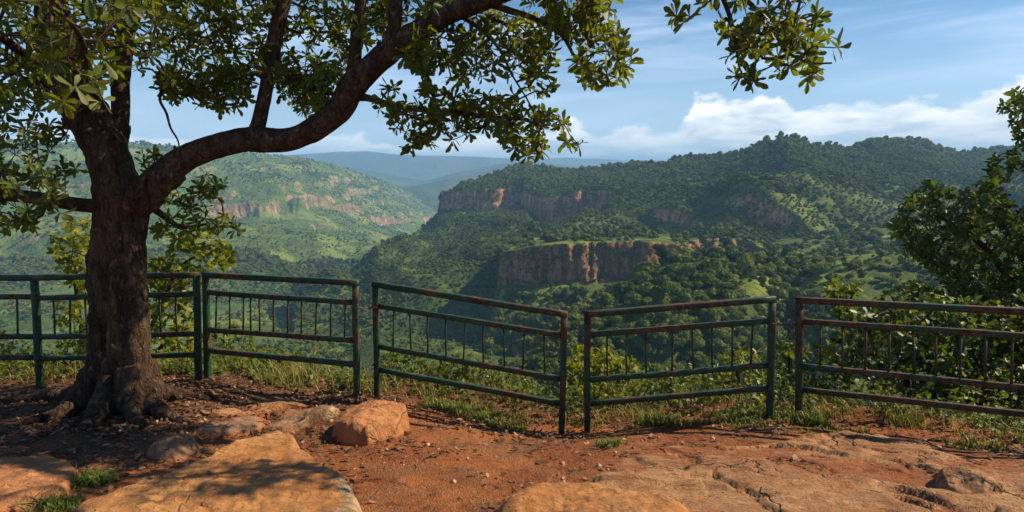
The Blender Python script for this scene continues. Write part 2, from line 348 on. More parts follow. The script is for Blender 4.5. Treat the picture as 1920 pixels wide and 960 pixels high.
# ------------------------------------------------------------------ hills and valley
XC = np.concatenate([np.arange(-900, -100, 8.0), np.arange(-100, 2020, 2.6), np.arange(2020, 3000, 8.0)])
def hill(name, x0, x1, rows, mat, relief, lam, seed, cliff_rows=(), sky_row=None, buttress=0, across=False, terrace=0, gully=0):
    """rows: (xs, ys, Ys, subdivisions to the next row). Every row is a line of the land read as a pixel line with its own distance."""
    xs = XC[(XC >= x0) & (XC <= x1)]; R_ = []; tap = []
    ctrl = []
    for (cx, cyy, cY, nsub, *t) in rows:
        y = np.interp(xs, cx, cyy); Y = np.exp(np.interp(xs, cx, np.log(np.broadcast_to(np.asarray(cY, float), np.shape(cx)))))
        k = np.hanning(9); k /= k.sum()
        Y = np.convolve(np.pad(Y, 4, 'edge'), k, 'valid')
        ctrl.append((P(xs, y, Y), nsub, t[0] if t else 1.0))
    for i in range(len(ctrl) - 1):
        a, ns, ta = ctrl[i]; b, _, tb = ctrl[i + 1]
        for s in range(ns):
            f = s / ns; R_.append(a * (1 - f) + b * f); tap.append(ta * (1 - f) + tb * f)
    R_.append(ctrl[-1][0]); tap.append(ctrl[-1][2])
    V = np.array(R_); T = np.array(tap)[:, None] * np.ones(len(xs))
    pl = V.copy(); pl[..., 2] *= .3
    if across: pl[..., 0] *= .38; pl[..., 1] += pl[..., 0] * .5
    else: pl[..., 0] += pl[..., 1] * .35; pl[..., 1] *= .42
    if gully:
        gl = vnoise(pl / gully + 3, seed + 60); gl = (1 - 2 * np.abs(gl)) ** 1; g2 = 1 - 2 * np.abs(vnoise(pl / (gully * .45) + 9, seed + 61))
        V[..., 2] += relief * T * (gl * .75 + g2 * .38)
    rid = fbm(pl / lam, 5, seed, .5, True) * .5 + fbm(pl / (lam * .35), 4, seed + 9) * .35
    V[..., 2] += relief * T * rid
    wob = fbm(pl / (lam * .8), 4, seed + 31); V[..., 1] += relief * 1.3 * T * wob
    if terrace:
        mk = S(fbm(V / (lam * 1.2), 3, seed + 90), -.35, .1) * (T > .3)
        u = V[..., 2] / terrace + .45 * fbm(V / (lam * 1.5), 3, seed + 91); fl = np.floor(u); fr_ = u - fl
        V[..., 2] += mk * terrace * (S(fr_, .70, 1.0) - fr_) * .5
    if buttress:
        q = V.copy(); q[..., 2] *= .12
        bt = fbm(q / (buttress * 1.3), 2, seed + 77, .5, True) * .8 + fbm(q / (buttress * .42), 3, seed + 78, .55, True) * .45
        cm = np.zeros(len(R_))
        idx = np.cumsum([0] + [c[1] for c in ctrl[:-1]])
        for c in cliff_rows: cm[max(0, idx[c] - 2):idx[c + 1] + 3] = 1
        led = (V[..., 2] + 4 * vnoise(V / 40, seed + 6)) / (buttress * .42); led = led - np.floor(led); V[..., 1] += bt * (cm * buttress * .45)[:, None] - (cm * buttress * .10)[:, None] * S(led, .1, .25) * (1 - led); V[..., 0] += vnoise(q / (buttress * .7), seed + 5) * (cm * buttress * .2)[:, None]
    m, k = V.shape[:2]
    ii, jj = np.meshgrid(np.arange(m - 1), np.arange(k - 1), indexing='ij')
    a = (ii * k + jj).ravel(); f = np.stack([a, a + 1, a + k + 1, a + k], 1)
    o = mesh_obj(name, V.reshape(-1, 3), f, mat); o['kind'] = 'structure'
    return o, V, xs
A = lambda *v: list(v)
# the nearer hills are lofted from the front rows to the back
skyL = ([-900, -300, 0, 240, 330, 400, 480, 560, 620, 680, 740, 790, 830, 900, 1400],
        [240, 252, 266, 270, 277, 286, 289, 295, 306, 326, 347, 370, 386, 396, 400],
        [1800, 1900, 2100, 2300, 2500, 2650, 2850, 3000, 3300, 3700, 4200, 4800, 5500, 6000, 6000])
xl = [-900, 0, 300, 500, 650, 760, 850, 1400]
HL, VL, xsL = hill('hills', -900, 1400, [
    ([-900, 1400], [900, 900], 60, 3, 0), ([-900, 1400], [830, 830], 250, 8, .1),
    (xl, [760] * 8, [330] * 8, 36, .35), (xl, [640, 640, 640, 640, 645, 650, 650, 650], [560, 600, 600, 620, 650, 640, 620, 600], 36, .6),
    (xl, [560] * 8, [800, 850, 850, 880, 930, 900, 850, 850], 40, .8),
    (xl, [500, 500, 500, 505, 516, 520, 520, 520], [1000, 1050, 1100, 1200, 1400, 1300, 1200, 1200], 60),
    (xl, [420, 420, 422, 428, 440, 452, 460, 460], [1300, 1350, 1500, 1750, 2200, 2700, 2900, 2900], 10),
    ([-900, 0, 150, 300, 380, 430, 480, 520, 560, 610, 650, 700, 760, 850, 1400], [370, 372, 384, 374, 380, 392, 380, 396, 388, 400, 402, 415, 420, 430, 440], [1430, 1500, 1590, 1680, 1800, 1890, 1980, 2060, 2180, 2380, 2550, 2850, 3200, 3800, 3800], 8),
    ([-900, 0, 150, 300, 380, 430, 480, 520, 560, 610, 650, 700, 760, 850, 1400], [366, 366, 366, 368, 369, 368, 370, 372, 378, 382, 392, 402, 410, 424, 436], [1440, 1510, 1600, 1690, 1810, 1900, 1992, 2072, 2195, 2395, 2570, 2870, 3230, 4000, 4000], 50),
    (*skyL, 14, .12),
    (skyL[0], [v + 55 for v in skyL[1]], [v * 1.35 for v in skyL[2]], 1, 0)],
    M_hill_l, 36, 260, 3, cliff_rows=(7,), buttress=34, across=True, terrace=62, gully=420)
skyR = ([560, 600, 640, 700, 760, 820, 826, 870, 920, 985, 1080, 1150, 1200, 1250, 1330, 1400, 1430, 1470, 1500, 1535, 1580, 1610, 1640, 1690, 1740, 1780, 1850, 1920, 3000],
        [580, 550, 516, 492, 452, 412, 376, 354, 334, 308, 314, 315, 308, 303, 291, 287, 274, 258, 271, 279, 284, 271, 260, 257, 266, 284, 288, 272, 236],
        [850, 900, 950, 1050, 1200, 1400, 1420, 1500, 1550, 1600, 1650, 1600, 1500, 1450, 1350, 1200, 1180, 1150, 1180, 1260, 1400, 1450, 1480, 1520, 1600, 1700, 1850, 1900, 2000])
ctA = ([560, 640, 700, 760, 820, 826, 870, 920, 985, 1000, 1030, 1060, 1090, 1130, 1145, 1250, 1470, 1700, 1920, 3000],
       [584, 520, 496, 456, 415, 377, 369, 366, 369, 384, 386, 380, 370, 370, 372, 370, 360, 360, 360, 340],
       [840, 935, 1035, 1185, 1370, 1360, 1300, 1270, 1240, 1160, 1130, 1120, 1130, 1100, 1080, 1060, 900, 1000, 1100, 1100])
cbA = (ctA[0], [588, 525, 500, 461, 420, 411, 414, 411, 410, 444, 448, 438, 412, 410, 384, 380, 370, 370, 370, 350],
       [835, 930, 1030, 1178, 1362, 1350, 1288, 1256, 1226, 1144, 1114, 1106, 1118, 1088, 1064, 1035, 880, 970, 1070, 1070])
xr = [560, 640, 760, 826, 900, 1000, 1300, 1600, 3000]
HR, VR, xsR = hill('hills', 560, 3000, [
    ([560, 3000], [780, 780], 330, 6, .2), (xr, [700] * 9, [540] * 9, 26, .5),
    (xr, [620, 610, 600, 600, 600, 600, 600, 600, 600], [790, 740, 640, 620, 620, 620, 600, 600, 600], 30, .8),
    (xr, [590, 550, 500, 478, 470, 468, 450, 445, 430], [830, 800, 950, 1000, 900, 850, 820, 760, 760], 26),
    (*cbA, 9, .4), (*ctA, 44, .4), (*skyR, 12, .05), (skyR[0], [v + 70 for v in skyR[1]], [v * 1.4 for v in skyR[2]], 1, 0)],
    M_hill_r, 62, 200, 11, cliff_rows=(4,), buttress=42, gully=230)
xp = [885, 900, 915, 930, 938, 946, 1000, 1060, 1150, 1230, 1280, 1297, 1320, 1400, 1440, 1600, 1920, 3000]
HP, VP, xsP = hill('hills', 885, 3000, [
    (xp, [760] * 18, [250] * 18, 10, .3),
    (xp, [720, 690, 690, 690, 690, 690, 690, 690, 690, 690, 690, 690, 690, 690, 690, 690, 690, 690], [460, 460, 460, 460, 460, 460, 450, 440, 420, 400, 390, 380, 370, 360, 360, 360, 360, 360], 24, .6),
    (xp, [720, 660, 620, 602, 600, 598, 596, 592, 590, 585, 570, 560, 550, 540, 540, 540, 540, 520], [500, 500, 500, 500, 500, 500, 490, 480, 470, 460, 450, 440, 440, 430, 430, 430, 430, 430], 24, .5),
    (xp, [720, 660, 606, 566, 540, 537, 535, 533, 530, 522, 500, 474, 472, 473, 490, 500, 500, 480], [540, 540, 545, 548, 550, 548, 528, 518, 526, 528, 545, 570, 590, 605, 560, 520, 500, 480], 18, .10),
    (xp, [718, 655, 600, 545, 486, 474, 465, 461, 457, 457, 463, 455, 449, 450, 470, 480, 480, 460], [545, 545, 550, 553, 555, 554, 534, 524, 532, 534, 551, 585, 600, 612, 575, 540, 520, 500], 18, .22),
    (xp, [716, 650, 596, 540, 478, 462, 447, 443, 441, 441, 441, 440, 438, 436, 434, 430, 418, 400], [700, 700, 700, 700, 700, 715, 720, 720, 720, 720, 730, 730, 730, 730, 730, 700, 640, 600], 6, .2),
    (xp, [v + 60 for v in [716, 650, 596, 540, 478, 462, 447, 443, 441, 441, 441, 440, 438, 436, 434, 430, 418, 400]], [860] * 18, 1, 0)],
    M_plateau, 15, 50, 23, cliff_rows=(3,), buttress=26)
xn = [960, 985, 1010, 1060, 1120, 1180, 1232, 1265, 1297, 1360, 1420, 1450, 1475, 1500, 1540, 1600, 1700, 1920, 3000]
rav = [0, 0, 0, 0, 0, 0, 0, 0, 0, 0, 6, 26, 44, 26, 6, 0, 0, 0, 0]
HN, VN, xsN = hill('hills', 960, 3000, [
    (xn, [900] * 19, [185] * 19, 8, .2), (xn, [770] * 19, [215 + v * .5 for v in rav], 22, .5),
    (xn, [760, 730, 690, 680, 660, 650, 640, 640, 640, 640, 640, 640, 640, 640, 640, 640, 640, 640, 640], [246 + v for v in rav], 26, .7),
    (xn, [758, 725, 676, 640, 610, 585, 560, 560, 558, 556, 556, 556, 556, 556, 556, 556, 556, 550, 540], [282 + v * 1.2 for v in rav], 30, .7),
    (xn, [756, 718, 660, 612, 582, 550, 512, 492, 482, 472, 480, 486, 490, 488, 486, 480, 470, 452, 430], [330, 330, 330, 332, 338, 346, 356, 364, 376, 384, 380, 390, 400, 385, 368, 350, 330, 310, 300], 8, .25),
    (xn, [830, 800, 740, 690, 660, 630, 590, 570, 560, 550, 556, 560, 560, 560, 560, 555, 545, 525, 500], [400] * 19, 1, 0)],
    M_plateau, 10, 48, 41)
# blue ranges far down the valley
def far(px, py, Y, base, seed, rel, lamb):
    sk = [v + base for v in py]
    return hill('hills', -900, 3000, [([-900, 3000], [430, 430], Y * .80, 10, .3), ([-900, 3000], [378, 378], Y * .90, 14, .9), (px, py, Y, 8, .12), ([-900, 3000], [345, 345], Y * 1.3, 1, 0)], M_hill_f, rel, lamb, seed, gully=lamb * 1.2)
far([-900, 500, 640, 700, 740, 780, 830, 880, 930, 1000, 1100, 1300, 3000], [350, 350, 356, 366, 362, 350, 338, 326, 316, 322, 335, 340, 340], 5200, 0, 55, 70, 600)
far([-900, 300, 480, 560, 620, 680, 740, 800, 860, 930, 1000, 1100, 1300, 3000], [300, 304, 306, 302, 310, 318, 330, 338, 322, 308, 304, 318, 326, 326], 7000, 0, 51, 80, 900)
far([-900, 300, 545, 600, 640, 690, 730, 760, 850, 900, 960, 1020, 1100, 1400, 3000], [296, 300, 290, 286, 284, 285, 289, 291, 293, 295, 298, 306, 312, 316, 318], 9500, 0, 61, 100, 1500)
far([-900, 300, 800, 1000, 1030, 1060, 1090, 1130, 1180, 1400, 3000], [296, 296, 296, 301, 298, 296, 298, 299, 302, 300, 290], 12500, 0, 71, 100, 2500)
# valley floor sheet under everything
o = mesh_obj('valley_ground', [(-24000, 150, -420), (24000, 150, -420), (24000, 27000, -420), (-24000, 27000, -420)], [(0, 1, 2, 3)], M_hill_f); o['kind'] = 'structure'

# ------------------------------------------------------------------ far trees
def ico(sub):
    import bmesh
    b = bmesh.new(); bmesh.ops.create_icosphere(b, subdivisions=sub, radius=1); v = np.array([q.co[:] for q in b.verts]); f = [tuple(x.index for x in q.verts) for q in b.faces]; b.free(); return v, f
ICO2, ICO3 = ico(2), ico(3)
def crown_mesh(seed, nleaf, leaf=.12, tall=.8, trunk=False):
    """uneven crown of several lobes with leaf clumps standing off them; unit radius, base at z=0"""
    g = np.random.default_rng(seed); mb = MB(); L = []
    for k in range(g.integers(5, 12)):
        a = g.uniform(0, 6.28); rr = g.uniform(.10, .72); L.append((rr * math.cos(a), rr * math.sin(a), g.uniform(.5, 1.25) * tall, g.uniform(.18, .46)))
    L.append((0, 0, tall * .95, .55))
    for (x, y, z, r) in L:
        v, f = ICO2; v = v * (r * .86) * (1 + .3 * fbm(v * 2.2 + seed + x * 9, 3, seed))[:, None] * [1, 1, .78]
        mb.add(v + [x, y, z], f, .08 + .25 * g.random())
    pts, nr, cl = [], [], []
    while len(pts) < nleaf:
        k = g.integers(len(L)); d = g.normal(size=3); d /= np.linalg.norm(d)
        if d[2] < -.55: continue
        x, y, z, r = L[k]; p = np.array([x, y, z]) + d * r * np.array([1, 1, .78]) * g.uniform(.86, 1.16)
        if any(j != k and np.linalg.norm((p - L[j][:3]) / [1, 1, .78]) < L[j][3] * .8 for j in range(len(L))): continue
        pts.append(p); nr.append(d); cl.append(.35 + .3 * (k % 3) / 2 + .35 * g.random())
    pts, nr = np.array(pts), np.array(nr)
    u = np.cross(nr + g.normal(size=nr.shape) * .55, g.normal(size=nr.shape)); u /= np.linalg.norm(u, axis=1)[:, None]
    w_ = np.cross(nr, u); w_ /= np.linalg.norm(w_, axis=1)[:, None]; s = leaf * g.uniform(.6, 1.3, len(pts))[:, None]
    q = np.stack([pts - u * s, pts - w_ * s * .7 + nr * s * .2, pts + u * s, pts + w_ * s * .7 - nr * s * .2], 1).reshape(-1, 3)
    mb.add(q, np.arange(len(q)).reshape(-1, 4), np.repeat(cl, 4))
    return mb
protos = []
pc = D.collections.new('far_tree_shapes')           # only referred to by the forest objects, never linked to the scene
for k in range(8):
    mb = crown_mesh(100 + k, [420, 300, 520, 360][k % 4], [.13, .17, .10, .15][k % 4], [.7, .95, .5, 1.3][k % 4])
    o = mesh_obj('tree_shape', np.concatenate(mb.v), mb.f, M_crown, attrs={'rnd': np.concatenate(mb.a)}, link=False, smooth_shade=False)
    pc.objects.link(o)
gn = D.node_groups.new('scatter', 'GeometryNodeTree')
gn.interface.new_socket('Geometry', in_out='INPUT', socket_type='NodeSocketGeometry'); gn.interface.new_socket('Geometry', in_out='OUTPUT', socket_type='NodeSocketGeometry')
g_ = N(gn); gi = g_.n('NodeGroupInput'); go = g_.n('NodeGroupOutput')
def named(k, t):
    nd = g_.n('GeometryNodeInputNamedAttribute', data_type=t); nd.inputs[0].default_value = k; return nd.outputs[0]
ci = g_.n('GeometryNodeCollectionInfo', i={0: pc, 1: True, 2: True})
rot = g_.n('ShaderNodeCombineXYZ', i={2: named('rz', 'FLOAT')})
iop = g_.n('GeometryNodeInstanceOnPoints', i={0: gi.outputs[0], 2: ci.outputs[0], 3: True, 4: named('pi', 'INT'), 6: named('sv', 'FLOAT_VECTOR')})
try: gn.links.new(g_.n('FunctionNodeEulerToRotation', i={0: rot.outputs[0]}).outputs[0], iop.inputs[5])
except Exception: gn.links.new(rot.outputs[0], iop.inputs[5])
gn.links.new(iop.outputs[0], go.inputs[0])
def sample(V, xs, n, seed, minz=.55, xr=(-140, 2060), rows=None, dens=None):
    g = np.random.default_rng(seed); a = V[:-1, :-1]; b = V[1:, :-1]; c = V[:-1, 1:]; d = V[1:, 1:]
    cr = np.cross(d - a, b - c) * .5; ar = np.linalg.norm(cr, axis=-1); nz = np.abs(cr[..., 2]) / (ar + 1e-9)
    wt_ = ar * (nz > minz) * ((xs[:-1] > xr[0]) & (xs[:-1] < xr[1]))[None, :]
    if rows: m_ = np.zeros(len(wt_)); m_[rows[0]:rows[1]] = 1; wt_ = wt_ * m_[:, None]
    dist = np.linalg.norm(a, axis=-1); cen = (a + d) / 2
    if dens is not None: wt_ = wt_ * dens(cen, dist, nz)
    p = wt_.ravel() / wt_.sum(); k = g.choice(len(p), n, p=p); u, v = g.random(n)[:, None], g.random(n)[:, None]
    A_, B_, C_, D_ = (q.reshape(-1, 3)[k] for q in (a, c, b, d))
    return (A_ * (1 - u) + B_ * u) * (1 - v) + (C_ * (1 - u) + D_ * u) * v
def forest(pts, r0, r1, seed, label, group=None):
    g = np.random.default_rng(seed); n = len(pts); me = D.meshes.new('forest'); me.vertices.add(n)
    me.vertices.foreach_set('co', np.asarray(pts, np.float32).ravel())
    r = (r0 + (r1 - r0) * g.random(n) ** 2.2) * (.75 + .6 * S(fbm(np.asarray(pts) / (r1 * 9), 3, seed + 3), -.3, .4)); sv = np.stack([r, r, r * g.uniform(.65, 1.35, n)], 1)
    for k, t, v in (('rz', 'FLOAT', g.uniform(0, 6.28, n)), ('pi', 'INT', g.integers(0, 8, n)), ('sv', 'FLOAT_VECTOR', sv)):
        at = me.attributes.new(k, t, 'POINT'); at.data.foreach_set('vector' if t == 'FLOAT_VECTOR' else 'value', (v.astype(np.float32) if t != 'INT' else v.astype(np.int32)).ravel())
    me.materials.append(M_crown)
    o = D.objects.new('forest', me); scene.collection.objects.link(o); mod = o.modifiers.new('scatter', 'NODES'); mod.node_group = gn
    return tag(o, label, 'forest', None, 'stuff')
def clear(lam, cut, soft, seed):
    return lambda c, d, nz: S(fbm(c / lam, 4, seed), cut, cut + soft) * .97 + .03
forest(sample(VL, xsL, 56000, 1, .5, rows=(60, 290), dens=clear(160, -.38, .25, 5)), 3.2, 12, 1, 'scattered forest over the terraced far side of the gorge')
forest(sample(VL, xsL, 14000, 6, .4, rows=(8, 125), dens=clear(90, -.35, .25, 8)), 2.2, 8.5, 6, 'dense forest filling the valley slope seen through the railings')
forest(sample(VR, xsR, 36000, 2, .4, rows=(4, 135), dens=clear(120, -.95, .3, 16)), 2.3, 7.6, 2, 'dark forest covering the long ridge behind the cliffs')
vpn = sample(VP, xsP, 2600, 3, .6, rows=(4, 94), dens=lambda c, d, nz: S(fbm(c / 45, 4, 7), -.1, .2) * .95 + .05)
scr = sample(VP, xsP, 700, 13, .0, rows=(54, 80), dens=lambda c, d, nz: (nz < .6) * (.2 + S(vnoise(c / 12, 3), 0, .4)))
tal = sample(VP, xsP, 1500, 15, .2, xr=(905, 1500), rows=(8, 50), dens=lambda c, d, nz: .15 + S(vnoise(c / 25, 5), -.4, .2))
forest(np.vstack([vpn, tal]), 1.8, 6.0, 3, 'trees and scrub on the red cliff plateau and its foot')
pn = sample(VN, xsN, 2200, 4, .35, rows=(6, 92), dens=lambda c, d, nz: (S(fbm(c / 30, 4, 9), -.3, .15) * .93 + .07) * (1 - .62 * S(d, 285, 335) * S(c[..., 0] / c[..., 1], .30, .40)))
pn = pn[np.argsort(np.linalg.norm(pn, axis=1))]
# the nearest trees of the wooded spur are objects of their own
vis = (pn[:, 1] > 190); cand = pn[vis]; NEAR = 230
near_pts, rest = cand[:NEAR * 3:3], np.delete(cand, np.arange(0, NEAR * 3, 3)[:len(cand[:NEAR * 3:3])], 0)
forest(scr, .8, 2.0, 14, 'small shrubs clinging to the plateau cliff face')
forest(rest, 1.4, 5.5, 4, 'bushes and trees filling the spur between the larger trees')
trees = []
kinds = [('dense dark round crown', 11), ('pale green open crown', 12), ('low wide crown', 13), ('tall uneven crown', 14), ('rounded mid green crown', 15), ('flat topped crown', 16)]
for k, (lab, sd) in enumerate(kinds):
    mb = crown_mesh(sd, 1300, .085, [.85, .9, .6, 1.15, .85, .65][k])
    M = mb; me = mesh_obj('crown', np.concatenate(M.v), M.f, M_crown, attrs={'rnd': np.concatenate(M.a)}, smooth_shade=False, link=False).data
    tb = MB(); tube(tb, [(0, 0, -.25, .09), (.03, .02, .2, .06), (0, .02, .7, .035)], 6, .12); tb2 = mesh_obj('trunk', np.concatenate(tb.v), tb.f, M_twig, attrs={'rnd': np.concatenate(tb.a)}, link=False).data
    trees.append((me, tb2, lab))
for i, p in enumerate(near_pts):
    k = i % 6; me, tm, lab = trees[k]; r = rng.uniform(2.8, 6.0)
    root = thing('forest_tree', f'forest tree with {lab} on the wooded spur below the cliff', 'tree', p, 'trees on the near wooded spur')
    root.rotation_euler.z = rng.uniform(0, 6.28); root.scale = (r, r, r * rng.uniform(.85, 1.15))
    for nm, d_ in (('crown', me), ('trunk', tm)):
        c = D.objects.new(nm, d_); scene.collection.objects.link(c); c.parent = root

# ------------------------------------------------------------------ haze
hz = mesh_obj('haze', [(x, y, z) for x in (-21000, 21000) for y in (-300, 24000) for z in (-600, 300)],
              [(0, 1, 3, 2), (4, 6, 7, 5), (0, 4, 5, 1), (2, 3, 7, 6), (0, 2, 6, 4), (1, 5, 7, 3)], None, smooth_shade=False)
hz['kind'] = 'stuff'; hz['label'] = 'pale blue haze filling the air over the valley'; hz['category'] = 'haze'
mh = D.materials.new('haze_air'); mh.use_nodes = True; mh.node_tree.nodes.clear(); n = N(mh.node_tree)
pvn = n.n('ShaderNodeVolumePrincipled', i={'Color': (.34, .64, 1.0, 1), 'Density': 1 / 9000, 'Anisotropy': 0.0})
mh.node_tree.links.new(pvn.outputs[0], n.n('ShaderNodeOutputMaterial').inputs['Volume'])
hz.data.materials.append(mh)
# ------------------------------------------------------------------ the lookout ground
HF = 1.15
def post_at(xt, yt, xb, yb, h=HF):
    """base point of an upright post from its top and base pixels"""
    lo, hi = 2.0, 12.0
    for _ in range(50):
        Y = (lo + hi) / 2; b = P(xb, yb, Y); a, c, d = ray(xt, yt); z = d / c * Y
        if z - b[2] > h: hi = Y
        else: lo = Y
    return np.array(b)
# (base x, base y, top x, top y) of the posts in the photo
PA0 = post_at(-330, 517, -322, 722); PA1 = post_at(66, 521, 76, 727); PA2 = post_at(368, 515, 373, 722)
PB1 = post_at(386, 515, 389, 722); PB2 = post_at(667, 530, 669, 750)
PC1 = post_at(705, 533, 707, 742); PC2 = post_at(1057, 589, 1053, 812)
PD1 = post_at(1100, 589, 1101, 811); PD2 = post_at(1446, 561, 1443, 786)
PE1 = post_at(1498, 563, 1498, 785); PE2 = post_at(2075, 592, 2060, 862)
TOPS = {}
for q_, t_ in ((PA0, (-330, 517)), (PA1, (64, 521)), (PA2, (368, 515)), (PB1, (386, 515)), (PB2, (667, 530)), (PC1, (704, 533)), (PC2, (1058, 589)), (PD1, (1101, 589)), (PD2, (1448, 561)), (PE1, (1498, 563)), (PE2, (2075, 592))):
    TOPS[tuple(q_)] = P(t_[0], t_[1], q_[1])
posts = [PA0, PA1, PA2, PB2, PC1, PC2, PD1, PD2, PE1, PE2]
ctrl = [p for p in posts] + [P(228, 772, 5.15), P(-150, 770, 5.2), P(560, 800, 4.9)]
for x in (-300, 0, 480, 960, 1440, 1920, 2220): ctrl.append(P(x, 960, 3.0))
for x in (-9, -3, 3, 9): ctrl += [np.array([x, 0, -1.72]), np.array([x, -6, -1.6]), np.array([x * 3, -25, -1.3])]
ctrl += [np.array([-30, 6.5, -2.2]), np.array([30, 5.5, -2.3]), np.array([-14, 6.5, -2.2]), np.array([12, 5.3, -2.25])]
CT = np.array(ctrl); r2 = lambda a, b: np.linalg.norm(a[:, None, :2] - b[None, :, :2], axis=-1)
K = r2(CT, CT) + np.eye(len(CT)) * .15; Q = np.c_[np.ones(len(CT)), CT[:, :2]]
sol = np.linalg.solve(np.block([[K, Q], [Q.T, np.zeros((3, 3))]]), np.r_[CT[:, 2], 0, 0, 0])
def base_z(x, y):
    p = np.stack([np.ravel(x), np.ravel(y)], 1).astype(float)
    z = r2(p, CT) @ sol[:-3] + sol[-3] + p @ sol[-2:]
    return z.reshape(np.shape(x))
fx = np.array([-40] + [p[0] for p in posts] + [40]); fy = np.array([6.4] + [p[1] for p in posts] + [4.0])
def edge_y(x): return np.interp(x, fx, fy) + .55
def gz(x, y):
    x, y = np.asarray(x, float), np.asarray(y, float)
    t = np.maximum(0, y - edge_y(x) - .25 * vnoise(np.stack([x * 1.3, x * 0, x * 0], -1), 4))
    drop = .95 * (t - 1.0 * (1 - np.exp(-t / 1.0)))
    q = np.stack([x, y, x * 0], -1)
    near = 1 - S(t, 1, 6)
    z = base_z(x, y) - drop + .035 * fbm(q * 1.1, 3, 2) + .016 * fbm(q * 5, 4, 3) * near
    dt = np.hypot((x + 3.5) * .8, (y - 5.15))
    return z + .10 * np.exp(-(dt / .9) ** 2)
gx = np.concatenate([-np.geomspace(40, 5.6, 40), np.arange(-5.5, 5.6, .035), np.geomspace(5.7, 40, 40)])
gy = np.concatenate([-np.geomspace(30, 1, 24), np.arange(-.9, 2.0, .15), np.arange(2.0, 7.4, .028), np.geomspace(7.5, 62, 60)])
X, Y = np.meshgrid(gx, gy); Z = gz(X, Y)
m_, k_ = X.shape; ii, jj = np.meshgrid(np.arange(m_ - 1), np.arange(k_ - 1), indexing='ij'); a = (ii * k_ + jj).ravel()
GV = np.stack([X, Y, Z], -1).reshape(-1, 3)
o = mesh_obj('ground', GV, np.stack([a, a + 1, a + k_ + 1, a + k_], 1), M_soil); o['kind'] = 'structure'
def onground(px, py):
    """ground point under a photo pixel"""
    a, b, c = ray(px, py); Ys = np.linspace(1.2, 9, 500); z = gz(a / b * Ys, Ys); d = c / b * Ys - z
    k = int(np.argmax(d < 0)) or len(Ys) - 1
    Yv = Ys[k]; return np.array([a / b * Yv, Yv, gz(a / b * Yv, Yv)])

